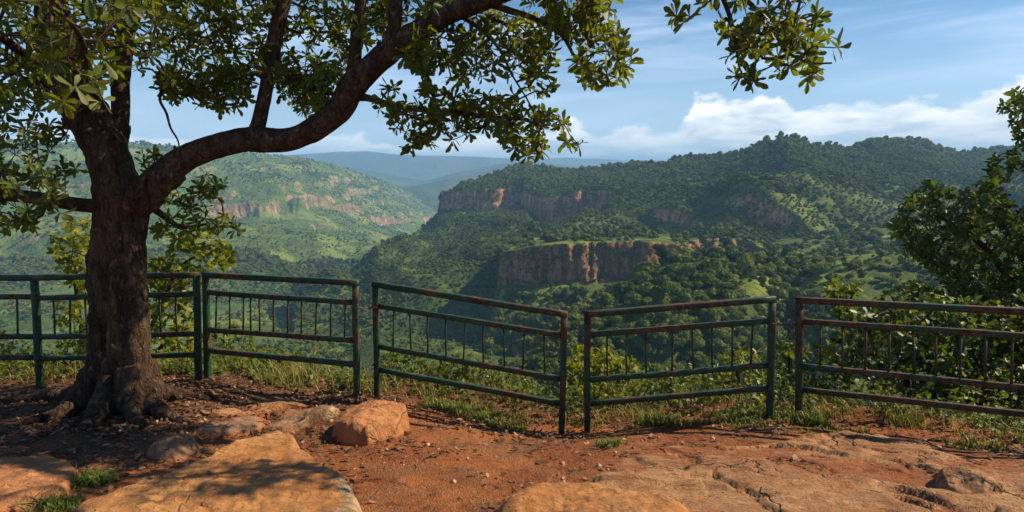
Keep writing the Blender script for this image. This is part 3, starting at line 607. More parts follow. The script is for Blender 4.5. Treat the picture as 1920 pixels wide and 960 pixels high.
# ------------------------------------------------------------------ rocks
def rock(name, outline, h, mat, label, cat, seed, prof=.35, tilt=(0, 0), lump=.10, lift=.5, rings=72, segs=288, layer=0.0, group=None, facet=0, sink=.12, ang=False, emerge=0.0, grow=1.0, pale=None):
    """outline: photo pixels of the rim, dropped onto the ground; the top is a domed or tilted slab"""
    pt = np.array([onground(*q)[:2] for q in outline]); cen = pt.mean(0)
    # closed smooth outline
    n = len(pt); c4 = np.vstack([pt[-1], pt, pt[0], pt[1]]); out = []
    for i in range(1, n + 1):
        a, b, c, d = c4[i - 1:i + 3]
        for t in np.arange(segs // n) / (segs // n):
            out.append(b * (1 - t) + c * t if ang else .5 * ((2 * b) + (c - a) * t + (2 * a - 5 * b + 4 * c - d) * t * t + (3 * b - a - 3 * c + d) * t ** 3))
    O = np.array(out); ns = len(O)
    wob = fbm(np.c_[O * 3.1, np.zeros(ns)], 4, seed) + .45 * fbm(np.c_[O * 11, np.zeros(ns)], 4, seed + 2, .6); O = cen + (O - cen) * (grow + (.05 if not emerge else .12) * wob)[:, None]
    s = np.linspace(0, 1, rings)[:, None, None]; V2 = cen + (O - cen)[None] * s
    size = np.linalg.norm(O - cen, axis=1).mean()
    u = np.broadcast_to(s[..., 0], V2.shape[:2])
    edge = np.clip((1 - u) / prof, 0, 1); hp = (1 - (1 - edge) ** 2.4)
    x, y = V2[..., 0], V2[..., 1]; q = np.stack([x, y, x * 0], -1)
    H = h * (1 + tilt[0] * (x - cen[0]) / size + tilt[1] * (y - cen[1]) / size)
    if facet:
        g = np.random.default_rng(seed)
        for k in range(facet + 2):
            an = 6.28 * (k + g.uniform(.1, .9)) / (facet + 2); dd = ((x - cen[0]) * math.cos(an) + (y - cen[1]) * math.sin(an)) / size
            H = np.minimum(H, h * (g.uniform(.85, 1.15) - g.uniform(.25, .8) * (dd - g.uniform(.1, .5))))
    H = np.maximum(H, .01) * (1 + lump * 2.2 * fbm(q * 1.6 / max(size, .3), 3, seed)) + lump * h * fbm(q * 7, 4, seed + 3) * .7
    lyr = fbm(np.stack([x * 1.1 + y * .8, y * 2.4 - x, x * 0], -1), 5, seed + 60) * 4; lf = np.floor(lyr)
    H = H + .011 * (lf + S(lyr - lf, .7, 1)) * hp + .006 * fbm(q * 16, 4, seed + 62) + .012 * fbm(q * 4.5, 4, seed + 63, .55, True) - .016 * S(1 - np.abs(vnoise(q * 1.7 + .3 * fbm(q * 3, 3, 5)[..., None], seed + 64)), .975, 1)
    if layer: H = H + layer * (np.floor(fbm(np.stack([x * 1.2 + y * .9, y * 2.6 - x, x * 0], -1), 4, seed + 8) * 4) / 4)
    z = gz(x, y) - sink * (1 - hp) + H * hp
    if emerge: z = z - emerge + emerge * 1.5 * fbm(q * 2.6, 5, seed + 40)
    rim = np.zeros(x.shape); dirt = 1 - S(z - gz(x, y), .0, .05 if emerge else .035); dirt[:rings // 4] *= 1
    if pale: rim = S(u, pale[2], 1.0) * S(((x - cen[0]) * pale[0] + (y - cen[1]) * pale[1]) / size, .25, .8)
    V = np.stack([x, y, z], -1).reshape(-1, 3)
    f = [(i * ns + j, i * ns + (j + 1) % ns, (i + 1) * ns + (j + 1) % ns, (i + 1) * ns + j)[::-1] for i in range(1, rings - 1) for j in range(ns)]
    c0 = len(V); V = np.vstack([V, V[0]]); rim = np.r_[rim.ravel(), 0]; dirt = np.r_[dirt.ravel(), dirt[0, 0]]; f += [(c0, ns + j, ns + (j + 1) % ns) for j in range(ns)]
    V[:, 0:2] += .006 * np.stack([vnoise(V * 14, seed), vnoise(V * 14, seed + 1)], 1)
    # close the buried underside
    lastring = [(rings - 1) * ns + j for j in range(ns)]; f.append(tuple(lastring))
    o = mesh_obj(name, V, f, mat, attrs={'rnd': rim, 'dirt': dirt}); return tag(o, label, cat, group)
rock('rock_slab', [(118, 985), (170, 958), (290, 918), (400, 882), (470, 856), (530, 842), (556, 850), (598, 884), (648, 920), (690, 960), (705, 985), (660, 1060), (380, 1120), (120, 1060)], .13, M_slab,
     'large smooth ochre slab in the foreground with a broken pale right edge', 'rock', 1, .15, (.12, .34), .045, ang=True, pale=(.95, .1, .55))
rock('rock_slab', [(-90, 880), (20, 862), (100, 866), (150, 880), (165, 900), (120, 940), (30, 975), (-100, 985)], .085, M_orange,
     'flat reddish slab at the left edge beside a green grass tuft', 'rock', 2, .25, (.3, .1), .12, ang=True, emerge=.02)
rock('rock', [(262, 862), (285, 838), (345, 824), (378, 836), (380, 852), (330, 872)], .11, M_grey, 'small rounded brown rock among the leaf litter behind the big slab', 'rock', 3, .5, (.5, 0), .16, facet=3)
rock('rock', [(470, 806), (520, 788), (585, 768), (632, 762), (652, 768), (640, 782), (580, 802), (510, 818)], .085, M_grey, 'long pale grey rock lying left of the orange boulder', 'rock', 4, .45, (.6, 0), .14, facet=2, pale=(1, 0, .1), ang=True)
rock('boulder', [(618, 822), (640, 800), (690, 780), (740, 772), (768, 782), (772, 806), (745, 824), (690, 838), (640, 836)], .235, M_orange, 'orange boulder with flat faces under the middle of the fence', 'boulder', 5, .20, (.35, .05), .07, facet=3, ang=True)
rock('rock_slab', [(345, 818), (400, 796), (470, 782), (520, 786), (500, 806), (430, 824)], .07, M_grey, 'low grey brown ledge in the dappled shade between tree and pale rock', 'rock', 6, .5, (0, 0), .25, emerge=.03, grow=1.2)
rock('rock_slab', [(390, 778), (470, 757), (560, 752), (600, 760), (540, 772), (450, 786)], .07, M_bed, 'thin sunlit ledge right of the tree roots', 'rock', 16, .5, (0, 0), .25, emerge=.03, grow=1.2)
# bedrock sheets on the right
rock('rock', [(1745, 905), (1790, 890), (1860, 908), (1890, 935), (1820, 950), (1765, 938)], .11, M_bed, 'low brown rock with a dark undercut left side near the right corner', 'rock', 10, .3, (-.3, 0), .12, facet=2)
rock('bedrock', [(905, 995), (930, 955), (1000, 930), (1100, 926), (1200, 936), (1290, 955), (1340, 1000), (1200, 1060), (960, 1060)], .11, M_slab,
     'smooth tan rock sheet at the bottom centre of the view', 'rock', 11, .45, (0, .1), .14, emerge=.025, grow=1.08)

def sheet_rock(name, poly, label, seed, h=.10, mat=M_bed, ang=-.45, lo=-.55):
    """low continuous outcrop: a height field that rises through the soil in long layered tongues"""
    pp = np.array([onground(*q)[:2] for q in poly]); a, b = pp.min(0) - .15, pp.max(0) + .15
    X, Y = np.meshgrid(np.arange(a[0], b[0], .016), np.arange(a[1], b[1], .016)); q = np.stack([X, Y, X * 0], -1)
    # distance to the outline
    d = np.full(X.shape, 9.0)
    for i in range(len(pp)):
        A_, B_ = pp[i - 1], pp[i]; t = np.clip(((X - A_[0]) * (B_[0] - A_[0]) + (Y - A_[1]) * (B_[1] - A_[1])) / ((B_ - A_) ** 2).sum(), 0, 1)
        d = np.minimum(d, np.hypot(X - A_[0] - t * (B_[0] - A_[0]), Y - A_[1] - t * (B_[1] - A_[1])))
    ins = inpoly(X.ravel(), Y.ravel(), [tuple(v) for v in pp]).reshape(X.shape); d = np.where(ins, d, -d)
    u, v = X * math.cos(ang) + Y * math.sin(ang), -X * math.sin(ang) + Y * math.cos(ang)
    st = np.stack([u * .75, v * 2.1, X * 0], -1); st = st + .25 * np.stack([vnoise(q * 1.9, seed), vnoise(q * 1.9, seed + 1), X * 0], -1)
    n1 = fbm(st, 5, seed + 2, .5); lay = n1 * 3.2 + .25 * fbm(q * 3, 3, seed + 4); fl = np.floor(lay); stp = (fl + S(lay - fl, .78, 1.0)) / 3.2
    H = (.35 * n1 + .65 * stp - lo) * h * 1.5
    rg = 1 - np.abs(vnoise(st * 1.6, seed + 7)); crack = S(rg, .965, .995)
    H = H * S(d + .10 * fbm(q * 2.5, 4, seed + 5), 0, .28) + .012 * fbm(q * 8, 4, seed + 6) - .024 * crack - .015
    H = np.where(d < -.1, -.10, H)
    Z = gz(X, Y) + H; m, k = X.shape; ii, jj = np.meshgrid(np.arange(m - 1), np.arange(k - 1), indexing='ij'); w_ = (ii * k + jj).ravel()
    f = np.stack([w_, w_ + 1, w_ + k + 1, w_ + k], 1); keep = (d.ravel()[w_] > -.12); dirt = 1 - S(H, .0, .05)
    f = f[keep]; used = np.unique(f); mp = -np.ones(X.size, int); mp[used] = np.arange(len(used)); V = np.stack([X, Y, Z], -1).reshape(-1, 3)[used]; f = mp[f]
    # sides and underside so that it is a solid piece
    e = np.sort(np.concatenate([f[:, [0, 1]], f[:, [1, 2]], f[:, [2, 3]], f[:, [3, 0]]]), 1); ev = np.concatenate([f[:, [0, 1]], f[:, [1, 2]], f[:, [2, 3]], f[:, [3, 0]]])
    _, inv, ct = np.unique(e[:, 0].astype(np.int64) * 10 ** 7 + e[:, 1], return_inverse=True, return_counts=True); bd = ev[ct[inv] == 1]
    n0 = len(V); V = np.vstack([V, V - [0, 0, .12]]); F2 = np.stack([bd[:, 1], bd[:, 0], bd[:, 0] + n0, bd[:, 1] + n0], 1)
    o = mesh_obj(name, V, np.vstack([f, F2]), mat, attrs={'rnd': np.zeros(len(V)), 'dirt': np.tile(dirt.ravel()[used], 2)}); return tag(o, label, 'rock')
sheet_rock('bedrock', [(1010, 985), (1060, 905), (1110, 858), (1180, 842), (1260, 828), (1340, 838), (1420, 826), (1500, 818), (1600, 812), (1700, 822), (1800, 852), (1880, 880), (2010, 905), (2050, 1000), (1700, 1060), (1300, 1060)],
           'broad low sheet of cracked pale red bedrock covering the right half of the lookout', 71, .085)
sheet_rock('bedrock', [(1790, 880), (1850, 862), (1930, 856), (2060, 868), (2080, 930), (1900, 925)], 'flat weathered rock patch by the right edge', 75, .07)
sheet_rock('bedrock', [(380, 786), (450, 764), (540, 752), (620, 756), (600, 776), (500, 800), (400, 812), (350, 806)], 'thin sunlit rock ledge right of the tree roots', 79, .06, M_grey)
# ------------------------------------------------------------------ fence
def bar(mb, a, b, w, d, seed=0):
    """square hollow bar from a to b, w tall / wide, d deep, slightly rounded and dented"""
    a, b = np.array(a, float), np.array(b, float); t = (b - a) / np.linalg.norm(b - a)
    up = np.array([0, 0, 1.0]) if abs(t[2]) < .8 else np.array([1.0, 0, 0])
    u = np.cross(t, up); u /= np.linalg.norm(u); v = np.cross(u, t)
    e = .18; prof = [(1, 1 - e), (1 - e, 1), (-1 + e, 1), (-1, 1 - e), (-1, -1 + e), (-1 + e, -1), (1 - e, -1), (1, -1 + e)]
    L = np.linalg.norm(b - a); n = max(2, int(L / .12)); g = np.linspace(0, 1, n)
    ctr = a[None] + (b - a)[None] * g[:, None]
    wv = .0035 * np.stack([vnoise(ctr * 2.1, seed), vnoise(ctr * 2.1, seed + 5), vnoise(ctr * 2.1, seed + 9)], 1); wv[0] = wv[-1] = 0; ctr = ctr + wv
    V = (ctr[:, None] + np.array([u * p[0] * d / 2 + v * p[1] * w / 2 for p in prof])[None]).reshape(-1, 3)
    f = [(i * 8 + j, i * 8 + (j + 1) % 8, (i + 1) * 8 + (j + 1) % 8, (i + 1) * 8 + j) for i in range(n - 1) for j in range(8)]
    f += [tuple(range(7, -1, -1)), tuple((n - 1) * 8 + j for j in range(8))]
    mb.add(V, f, 0)
def fence(label, pts, fr, bal, seed, ends=(1, 1), W=.055, hook=None):
    """pts: post bases left to right (post under each); fr: rail heights as fractions from the top for left/right end; bal: baluster positions 0..1 per bay"""
    root = thing('fence_panel', label, 'fence', tuple(pts[0]))
    tp = [TOPS[tuple(p)] for p in pts]; at_ = lambda i, f: pts[i] + (tp[i] - pts[i]) * (1 - f)      # f: share of the height below the top
    for i, p in enumerate(pts):
        u = (tp[i] - p) / np.linalg.norm(tp[i] - p)
        mb = MB(); bar(mb, p - u * .12, tp[i] - u * (W * .5 + .001), W, W, seed + i); mb.build('post', M_metal, root, False)
    for i in range(len(pts) - 1):
        a, b = tp[i], tp[i + 1]; t = (b - a) / np.linalg.norm(b - a)
        mb = MB(); ea = W * .5 if i == 0 else 0; eb = W * .5 if i == len(pts) - 2 else 0
        bar(mb, a - t * ea, b + t * eb, W, W, seed + 20 + i)
        o = mb.build('rail', M_metal, root, False); o['label'] = 'top rail'
        for j, (fa, fb) in enumerate(fr):
            mb = MB(); bar(mb, at_(i, fa) + t * (W * .5 + .001), at_(i + 1, fb) - t * (W * .5 + .001), W * .9, W * .7, seed + 30 + i * 5 + j); mb.build('rail', M_metal, root, False)
        for s in bal[i]:
            lo_ = at_(i, fr[1][0]) * (1 - s) + at_(i + 1, fr[1][1]) * s; hi_ = at_(i, fr[0][0]) * (1 - s) + at_(i + 1, fr[0][1]) * s
            dx = .008 * vnoise(np.array([[s * 31, seed, 0.]]))[0]
            mb = MB(); bar(mb, lo_ + [dx, 0, W * .43 - .004], hi_ + [-dx, 0, -W * .43 + .004], .015, .015, seed); mb.build('baluster', M_metal, root, False)
    return root
FR = [(.185, .18), (.545, .54), (.755, .75)]
fence('long green railing behind the big tree trunk running out of the left side', [PA0, PA1, PA2], [(.18, .17), (.53, .53), (.73, .72)], [[.1, .19, .28, .37, .46, .55, .64, .73, .82, .91], [.11, .21, .31, .41, .52, .62, .77, .87]], 3)
fence('green railing panel between the double post and the pale rock', [PB1, PB2], [(.155, .165), (.49, .485), (.68, .69)], [[.07, .165, .26, .31, .37, .465, .56, .65, .745, .84, .93]], 11)
fence('sloping green railing panel dropping to the right at the middle of the fence', [PC1, PC2], FR, [[.10, .195, .29, .39, .49, .59, .70, .80, .905]], 19)
fence('rusty green railing panel rising to the right with a kinked top corner', [PD1, PD2], [(.17, .175), (.55, .54), (.75, .735)], [[.11, .215, .32, .465, .575, .68, .79, .895]], 27)
fence('brown rusted railing panel at the right in front of the leafy tree', [PE1, PE2], [(.175, .17), (.545, .545), (.745, .735)], [[.085, .17, .255, .34, .425, .50, .58, .66, .74, .83, .92]], 35)
def wire(a, b, label, seed):
    mb = MB(); L = b - a
    for k in range(3):
        s = np.linspace(0, 1, 14); q = a + L * s[:, None]; ph = k * 2.1
        q = q + np.c_[0 * s, .009 * np.sin(s * 22 + ph), .009 * np.cos(s * 22 + ph) - .02 * np.sin(s * math.pi)]
        tube(mb, np.c_[q, np.full(len(q), .0035)], 5, 0)
    for e in (a, b):
        th = np.linspace(0, 2 * math.pi, 14)
        tube(mb, np.c_[e[0] + .042 * np.cos(th), e[1] + .042 * np.sin(th), e[2] + .006 * np.sin(th * 2), np.full(14, .004)], 5, 0)
    tag(mb.build('wire', M_wire), label, 'wire')
up_ = lambda p, f: p + (TOPS[tuple(p)] - p) * f
wire(up_(PB2, .80), up_(PC1, .81), 'twisted rusty wire tying the second panel to the sloping panel', 1)
wire(up_(PD2, .81), up_(PE1, .81), 'twisted rusty wire across the gap before the right panel', 2)
# ------------------------------------------------------------------ leaves and twigs
def leaf_shape(kind):
    if kind == 'obovate': st = [(0, .02), (.28, .085), (.52, .165), (.74, .215), (.9, .15), (1.02, .0)]
    elif kind == 'oval': st = [(0, .03), (.25, .2), (.5, .27), (.78, .19), (1, 0)]
    else: st = [(0, .03), (.3, .13), (.65, .10), (1, 0)]
    v, f = [], []
    for s, w in st:
        z = -.16 * s * s; v += [(s, -w, z + w * .28), (s, 0, z), (s, w, z + w * .28)]
    for i in range(len(st) - 1):
        b = i * 3; f += [(b, b + 1, b + 4, b + 3), (b + 1, b + 2, b + 5, b + 4)]
    return np.array(v), np.array(f)
def leaves_mesh(name, pos, dirs, nrm, size, rnd, kind, mat, root=None, width=1.0):
    v, f = leaf_shape(kind); n = len(pos)
    d = dirs / np.linalg.norm(dirs, axis=1)[:, None]; s = np.cross(nrm, d); s /= np.linalg.norm(s, axis=1)[:, None] + 1e-9; u = np.cross(d, s)
    cur = rng.uniform(-.6, 1.9, n)[:, None, None]
    V = pos[:, None] + size[:, None, None] * (v[None, :, 0:1] * d[:, None] + v[None, :, 1:2] * width * s[:, None] + (v[None, :, 2:3]) * cur * u[:, None])
    Fc = (f[None] + (np.arange(n) * len(v))[:, None, None]).reshape(-1, 4)
    o = mesh_obj(name, V.reshape(-1, 3), Fc, mat, attrs={'rnd': np.repeat(rnd, len(v))})
    return part(o, root) if root else o
def grow(skel, targets, rmin=.0022, seg=.12, mess=.12, expo=.42, rmax=.02, seed=0):
    """joins every target to the nearest wood already grown; returns twig tubes and the end direction at each target"""
    g = np.random.default_rng(seed); N0 = len(skel)
    d0 = np.min(np.linalg.norm(targets[:, None] - skel[None], axis=2), axis=1); order = np.argsort(d0)
    cap = N0 + len(targets) * 12; pts = np.zeros((cap, 3)); pts[:N0] = skel; n = N0
    par = -np.ones(cap, int); ends = np.zeros(len(targets), int)
    for k in order:
        t = targets[k]; dd = np.linalg.norm(pts[:n] - t, axis=1); j = int(np.argmin(dd + (np.arange(n) < N0) * 0)); L = dd[j]
        m = min(9, max(1, int(round(L / seg)))); a = pts[j]; side = g.normal(size=3) * mess * L; prev = j
        for q in range(1, m + 1):
            s = q / m; p = a * (1 - s) + t * s + side * math.sin(math.pi * s) + (g.normal(size=3) * .012 if q < m else 0)
            pts[n] = p; par[n] = prev; prev = n; n += 1
        ends[k] = prev
    cnt = np.zeros(n); cnt[ends] = 1
    for i in range(n - 1, N0 - 1, -1):
        if par[i] >= 0: cnt[par[i]] += cnt[i]
    rad = np.minimum(rmin * np.maximum(cnt, 1) ** expo, rmax)
    mb = MB(); ch = {}
    for i in range(N0, n): ch.setdefault(par[i], []).append(i)
    used = set()
    for i in range(N0, n):                       # chains
        if i in used: continue
        path = [par[i], i]; used.add(i)
        while True:
            c = [q for q in ch.get(path[-1], []) if q not in used]
            if not c: break
            b = max(c, key=lambda q: cnt[q]); path.append(b); used.add(b)
        r = rad[path]; r = r.copy(); r[0] = r[1]
        tube(mb, np.c_[pts[path], r], 5, 0, cap=False)
    dirs = pts[ends] - pts[par[ends]]; dirs /= np.linalg.norm(dirs, axis=1)[:, None] + 1e-9
    return mb, dirs, pts[N0:n]
def regions(specs, seed):
    """specs: (polygon in photo pixels, near, far, count)"""
    g = np.random.default_rng(seed); out = []
    for poly, y0, y1, cnt in specs:
        xs, ys = [p[0] for p in poly], [p[1] for p in poly]; px = np.zeros(0); py = np.zeros(0)
        while len(px) < cnt:
            a, b = g.uniform(min(xs), max(xs), cnt * 4), g.uniform(min(ys), max(ys), cnt * 4); k = inpoly(a, b, poly); px = np.r_[px, a[k]]; py = np.r_[py, b[k]]
        out.append(P(px[:cnt], py[:cnt], g.uniform(y0, y1, cnt)))
    return np.vstack(out)
def rosettes(name, tips, dirs, mat, root, size, per=(5, 9), kind='obovate', spread=.9, seed=0, side=None, grav=.15, width=1.0):
    g = np.random.default_rng(seed); Pp, Dd, Nn, Ss, Rr = [], [], [], [], []
    for t, d in zip(tips, dirs):
        d = d * .6 + np.array([0, 0, .35]) + g.normal(size=3) * .35; d /= np.linalg.norm(d)
        a = np.cross(d, g.normal(size=3)); a /= np.linalg.norm(a); b = np.cross(d, a); n = g.integers(*per); base = g.random(); ph = g.uniform(0, 6.28); r0 = g.random()
        for k in range(n):
            th = ph + k * 2.4; o = a * math.cos(th) + b * math.sin(th); el = g.uniform(.1, 1.0) * (1 - spread) * 2 + (.08 if k < n * .6 else .55)
            v = o * math.cos(el) + d * math.sin(el) - np.array([0, 0, grav * g.random()])
            Pp.append(t + d * g.uniform(-.02, .015)); Dd.append(v); Nn.append(d + g.normal(size=3) * .25); Ss.append(size * (.45 + .75 * g.beta(2.2, 1.4))); Rr.append(np.clip(.55 * r0 + .45 * g.random(), 0, 1))
    if side is not None and len(side):
        for p in side:
            v = g.normal(size=3); Pp.append(p); Dd.append(v); Nn.append(np.array([0, 0, 1]) + g.normal(size=3) * .5); Ss.append(size * g.uniform(.45, .9)); Rr.append(g.random())
    return leaves_mesh(name, np.array(Pp), np.array(Dd), np.array(Nn), np.array(Ss), np.array(Rr), kind, mat, root, width)

# ------------------------------------------------------------------ the overhanging tree
def pxpath(rows):                            # (x, y, Y, radius in pixels)
    return np.array([[*P(x, y, Yv), r * Yv / F] for x, y, Yv, r in rows])
tree_base = P(228, 775, 5.15)
tree = thing('overhanging_tree', 'large dark tree with rough forked trunk and a long limb arching over the fence', 'tree', tuple(tree_base))
tm = MB()
stems = [
    [(232, 800, 5.15, 62), (231, 760, 5.15, 55), (236, 715, 5.15, 46), (240, 650, 5.15, 36), (238, 590, 5.15, 36), (230, 530, 5.15, 39), (228, 480, 5.15, 37), (232, 430, 5.15, 36), (232, 385, 5.15, 38), (220, 350, 5.15, 37), (208, 305, 5.18, 34), (190, 262, 5.2, 34), (167, 220, 5.25, 35), (147, 180, 5.3, 34), (126, 120, 5.4, 33), (108, 60, 5.5, 28), (95, 0, 5.6, 23), (85, -80, 5.7, 16)],
    [(150, 800, 5.05, 20), (172, 760, 5.08, 25), (190, 715, 5.1, 29), (196, 660, 5.1, 26), (198, 600, 5.08, 26), (196, 550, 5.06, 26), (193, 500, 5.08, 25), (201, 450, 5.1, 26), (210, 400, 5.12, 28), (206, 350, 5.15, 26)],
    [(262, 790, 5.0, 20), (257, 740, 5.0, 24), (254, 680, 5.02, 24), (254, 600, 5.02, 21), (250, 530, 5.05, 20), (244, 460, 5.08, 15)],
    [(222, 720, 4.98, 12), (220, 660, 4.97, 16), (222, 590, 4.98, 16), (224, 500, 5.0, 14)],
    [(236, 380, 5.15, 34), (262, 372, 5.12, 31), (292, 348, 5.1, 27), (325, 318, 5.1, 24)],   # collar of the long limb
    [(204, 310, 5.25, 22), (217, 268, 5.3, 19), (224, 232, 5.35, 16)]]
for k, s_ in enumerate(stems): tube(tm, pxpath(s_), 22, .05)
rootrows = [  # x, y, Y, radius px, height above the ground in radii
    [(192, 670, 5.08, 16), (176, 712, 5.02, 23), (152, 742, 4.95, 26), (118, 772, 4.8, 19), (70, 795, 4.65, 10), (20, 812, 4.5, 5)],
    [(214, 672, 5.0, 14), (206, 725, 4.92, 21), (192, 768, 4.75, 24), (178, 802, 4.6, 18), (165, 832, 4.48, 10), (150, 850, 4.4, 5)],
    [(258, 672, 5.02, 16), (266, 718, 4.97, 20), (288, 752, 4.85, 20), (312, 778, 4.75, 14), (345, 795, 4.68, 7), (370, 802, 4.65, 3)],
    [(272, 680, 5.15, 16), (290, 728, 5.15, 18), (325, 752, 5.15, 13), (362, 764, 5.18, 8), (405, 772, 5.2, 4)],
    [(170, 700, 5.2, 16), (140, 740, 5.25, 16), (100, 757, 5.3, 13), (50, 765, 5.3, 9), (-20, 768, 5.3, 5)],
    [(240, 690, 4.9, 20), (243, 742, 4.82, 22), (250, 778, 4.7, 16), (262, 805, 4.58, 8), (275, 822, 4.5, 4)]]
for k, s_ in enumerate(rootrows):
    q = pxpath(s_)
    for i in range(2, len(q)):
        q[i, 2] = gz(q[i, 0], q[i, 1]) + q[i, 3] * [0, 0, .75, .45, .05, -.5][i]
    tube(tm, q, 16, .05, lump=.12, seed=k)
tmp = tm.build('trunk', M_bark)
mod = tmp.modifiers.new('r', 'REMESH'); mod.mode = 'VOXEL'; mod.voxel_size = .016
mod = tmp.modifiers.new('s', 'SMOOTH'); mod.iterations = 3; mod.factor = .5
bpy.context.view_layer.update()
me = D.meshes.new_from_object(tmp.evaluated_get(bpy.context.evaluated_depsgraph_get()))
D.objects.remove(tmp)
def barkify(me, amp, sc, vert):
    n = len(me.vertices); co = np.zeros(n * 3, np.float32); me.vertices.foreach_get('co', co); co = co.reshape(-1, 3).astype(float)
    nr = np.zeros(n * 3, np.float32); me.vertex_normals.foreach_get('vector', nr); nr = nr.reshape(-1, 3)
    q = co * [sc, sc, sc * vert]
    q = q + .35 * np.stack([vnoise(q * .7, 3), vnoise(q * .7, 4), vnoise(q * .7, 5)], 1)
    h = fbm(q, 4, 8, .5, True) * .6 + fbm(co * 9, 3, 12) * .6
    co = co + nr * (amp * h)[:, None]; me.vertices.foreach_set('co', co.astype(np.float32).ravel())
    me.polygons.foreach_set('use_smooth', np.ones(len(me.polygons), bool)); me.update()
barkify(me, .030, 8, .13)
me.name = 'trunk'; to = D.objects.new('trunk', me); scene.collection.objects.link(to)
if not me.materials: me.materials.append(M_bark)
part(to, tree)
skel = []
def limb(name, rows, lump=.10, n=18, step=.03, mat=None, seed=0, skel_only=False, parent=None):
    q = pxpath(rows); skel.append(catmull(q, .06)[:, :3])
    if skel_only: return
    mb = MB(); tube(mb, q, n, step, lump=lump, seed=seed); o = mb.build(name, mat or M_bark2); part(o, tree); return o
limb('limb', [(232, 392, 5.15, 24), (268, 366, 5.12, 27), (300, 334, 5.1, 26), (345, 299, 5.1, 24), (400, 276, 5.1, 22), (450, 264, 5.1, 22), (482, 262, 5.1, 23), (540, 262, 5.05, 21), (590, 242, 5.0, 22), (636, 205, 5.0, 23), (662, 160, 4.95, 24), (690, 132, 4.9, 22), (735, 92, 4.85, 22), (780, 62, 4.8, 20), (835, 28, 4.7, 19), (890, 8, 4.6, 17), (960, -18, 4.5, 16), (1060, -48, 4.3, 14), (1160, -72, 4.1, 12), (1260, -78, 3.95, 9), (1340, -50, 3.85, 6), (1380, -10, 3.85, 4.5)], seed=1)
limb('branch', [(478, 262, 5.1, 20), (484, 236, 5.1, 14), (493, 195, 5.12, 12.5), (502, 150, 5.15, 12), (512, 90, 5.2, 13), (522, 40, 5.2, 13), (534, -10, 5.2, 14), (548, -80, 5.2, 12)], seed=2)
limb('branch', [(655, 165, 4.95, 14), (664, 120, 4.95, 12), (668, 70, 4.95, 11), (676, 10, 4.9, 10), (684, -80, 4.9, 9)], seed=3)
limb('branch', [(728, 100, 4.85, 14), (738, 60, 4.8, 12), (742, 10, 4.75, 12), (752, -80, 4.7, 10)], seed=4)
limb('branch', [(216, 280, 5.3, 18), (226, 215, 5.35, 15), (226, 160, 5.4, 15), (232, 90, 5.5, 15), (246, 10, 5.6, 13), (255, -80, 5.7, 10)], seed=5)
limb('branch', [(210, 388, 5.2, 14), (160, 385, 5.2, 13), (110, 378, 5.15, 12), (60, 370, 5.1, 12), (0, 364, 5.0, 11), (-90, 350, 4.8, 10), (-200, 320, 4.6, 7)], seed=6)
limb('branch', [(668, 180, 5.0, 9), (690, 184, 4.95, 6.5), (725, 194, 4.9, 6), (770, 203, 4.8, 5.5), (810, 207, 4.75, 5), (860, 212, 4.7, 4.5), (915, 218, 4.65, 3.5), (975, 224, 4.6, 2.5), (1030, 240, 4.6, 1.8)], seed=7, n=10)
limb('branch', [(905, 0, 4.6, 8), (950, 18, 4.6, 6), (1000, 34, 4.55, 5), (1050, 62, 4.5, 4), (1080, 110, 4.5, 2.5), (1110, 140, 4.5, 1.5)], seed=8, n=10)
limb('branch', [(770, 95, 4.9, 6), (790, 120, 4.95, 4), (804, 155, 5.0, 3.5), (815, 190, 5.0, 2.5)], seed=9, n=8)
limb('branch', [(860, 25, 4.7, 6), (900, 55, 4.75, 4), (935, 90, 4.8, 3), (960, 140, 4.85, 2), (985, 180, 4.9, 1.5)], seed=10, n=8)
limb('branch', [(1330, -56, 3.85, 5), (1352, -10, 3.8, 4.5), (1368, 30, 3.8, 4), (1378, 75, 3.8, 3), (1386, 125, 3.8, 2)], seed=11, n=8)
limb('branch', [(1360, -30, 3.85, 5), (1410, 10, 3.8, 4), (1450, 60, 3.8, 3.2), (1480, 100, 3.8, 2.6), (1520, 118, 3.78, 2), (1560, 118, 3.75, 1.6)], seed=12, n=8)
limb('branch', [(120, 130, 5.4, 12), (60, 110, 5.0, 9), (0, 70, 4.5, 8), (-80, 40, 4.0, 6)], seed=13, n=10)
limb('branch', [(150, 180, 5.3, 11), (160, 120, 4.6, 8), (150, 70, 3.8, 6), (130, 40, 3.1, 4)], seed=14, n=10)
limb('branch', [(505, 130, 5.15, 9), (545, 145, 5.2, 7), (600, 170, 5.3, 5), (640, 178, 5.4, 4)], seed=15, n=8)
limb('branch', [(296, 140, 5.5, 3.5), (303, 165, 5.5, 3), (300, 188, 5.48, 2.6), (312, 212, 5.45, 2.4), (320, 240, 5.4, 2), (333, 262, 5.38, 1.6), (337, 282, 5.35, 1.1)], seed=16, n=8)
limb('branch', [(265, 370, 5.3, 10), (300, 400, 5.6, 6), (340, 425, 5.7, 4), (390, 420, 5.7, 2.5)], seed=17, n=8)
SK = np.vstack(skel)
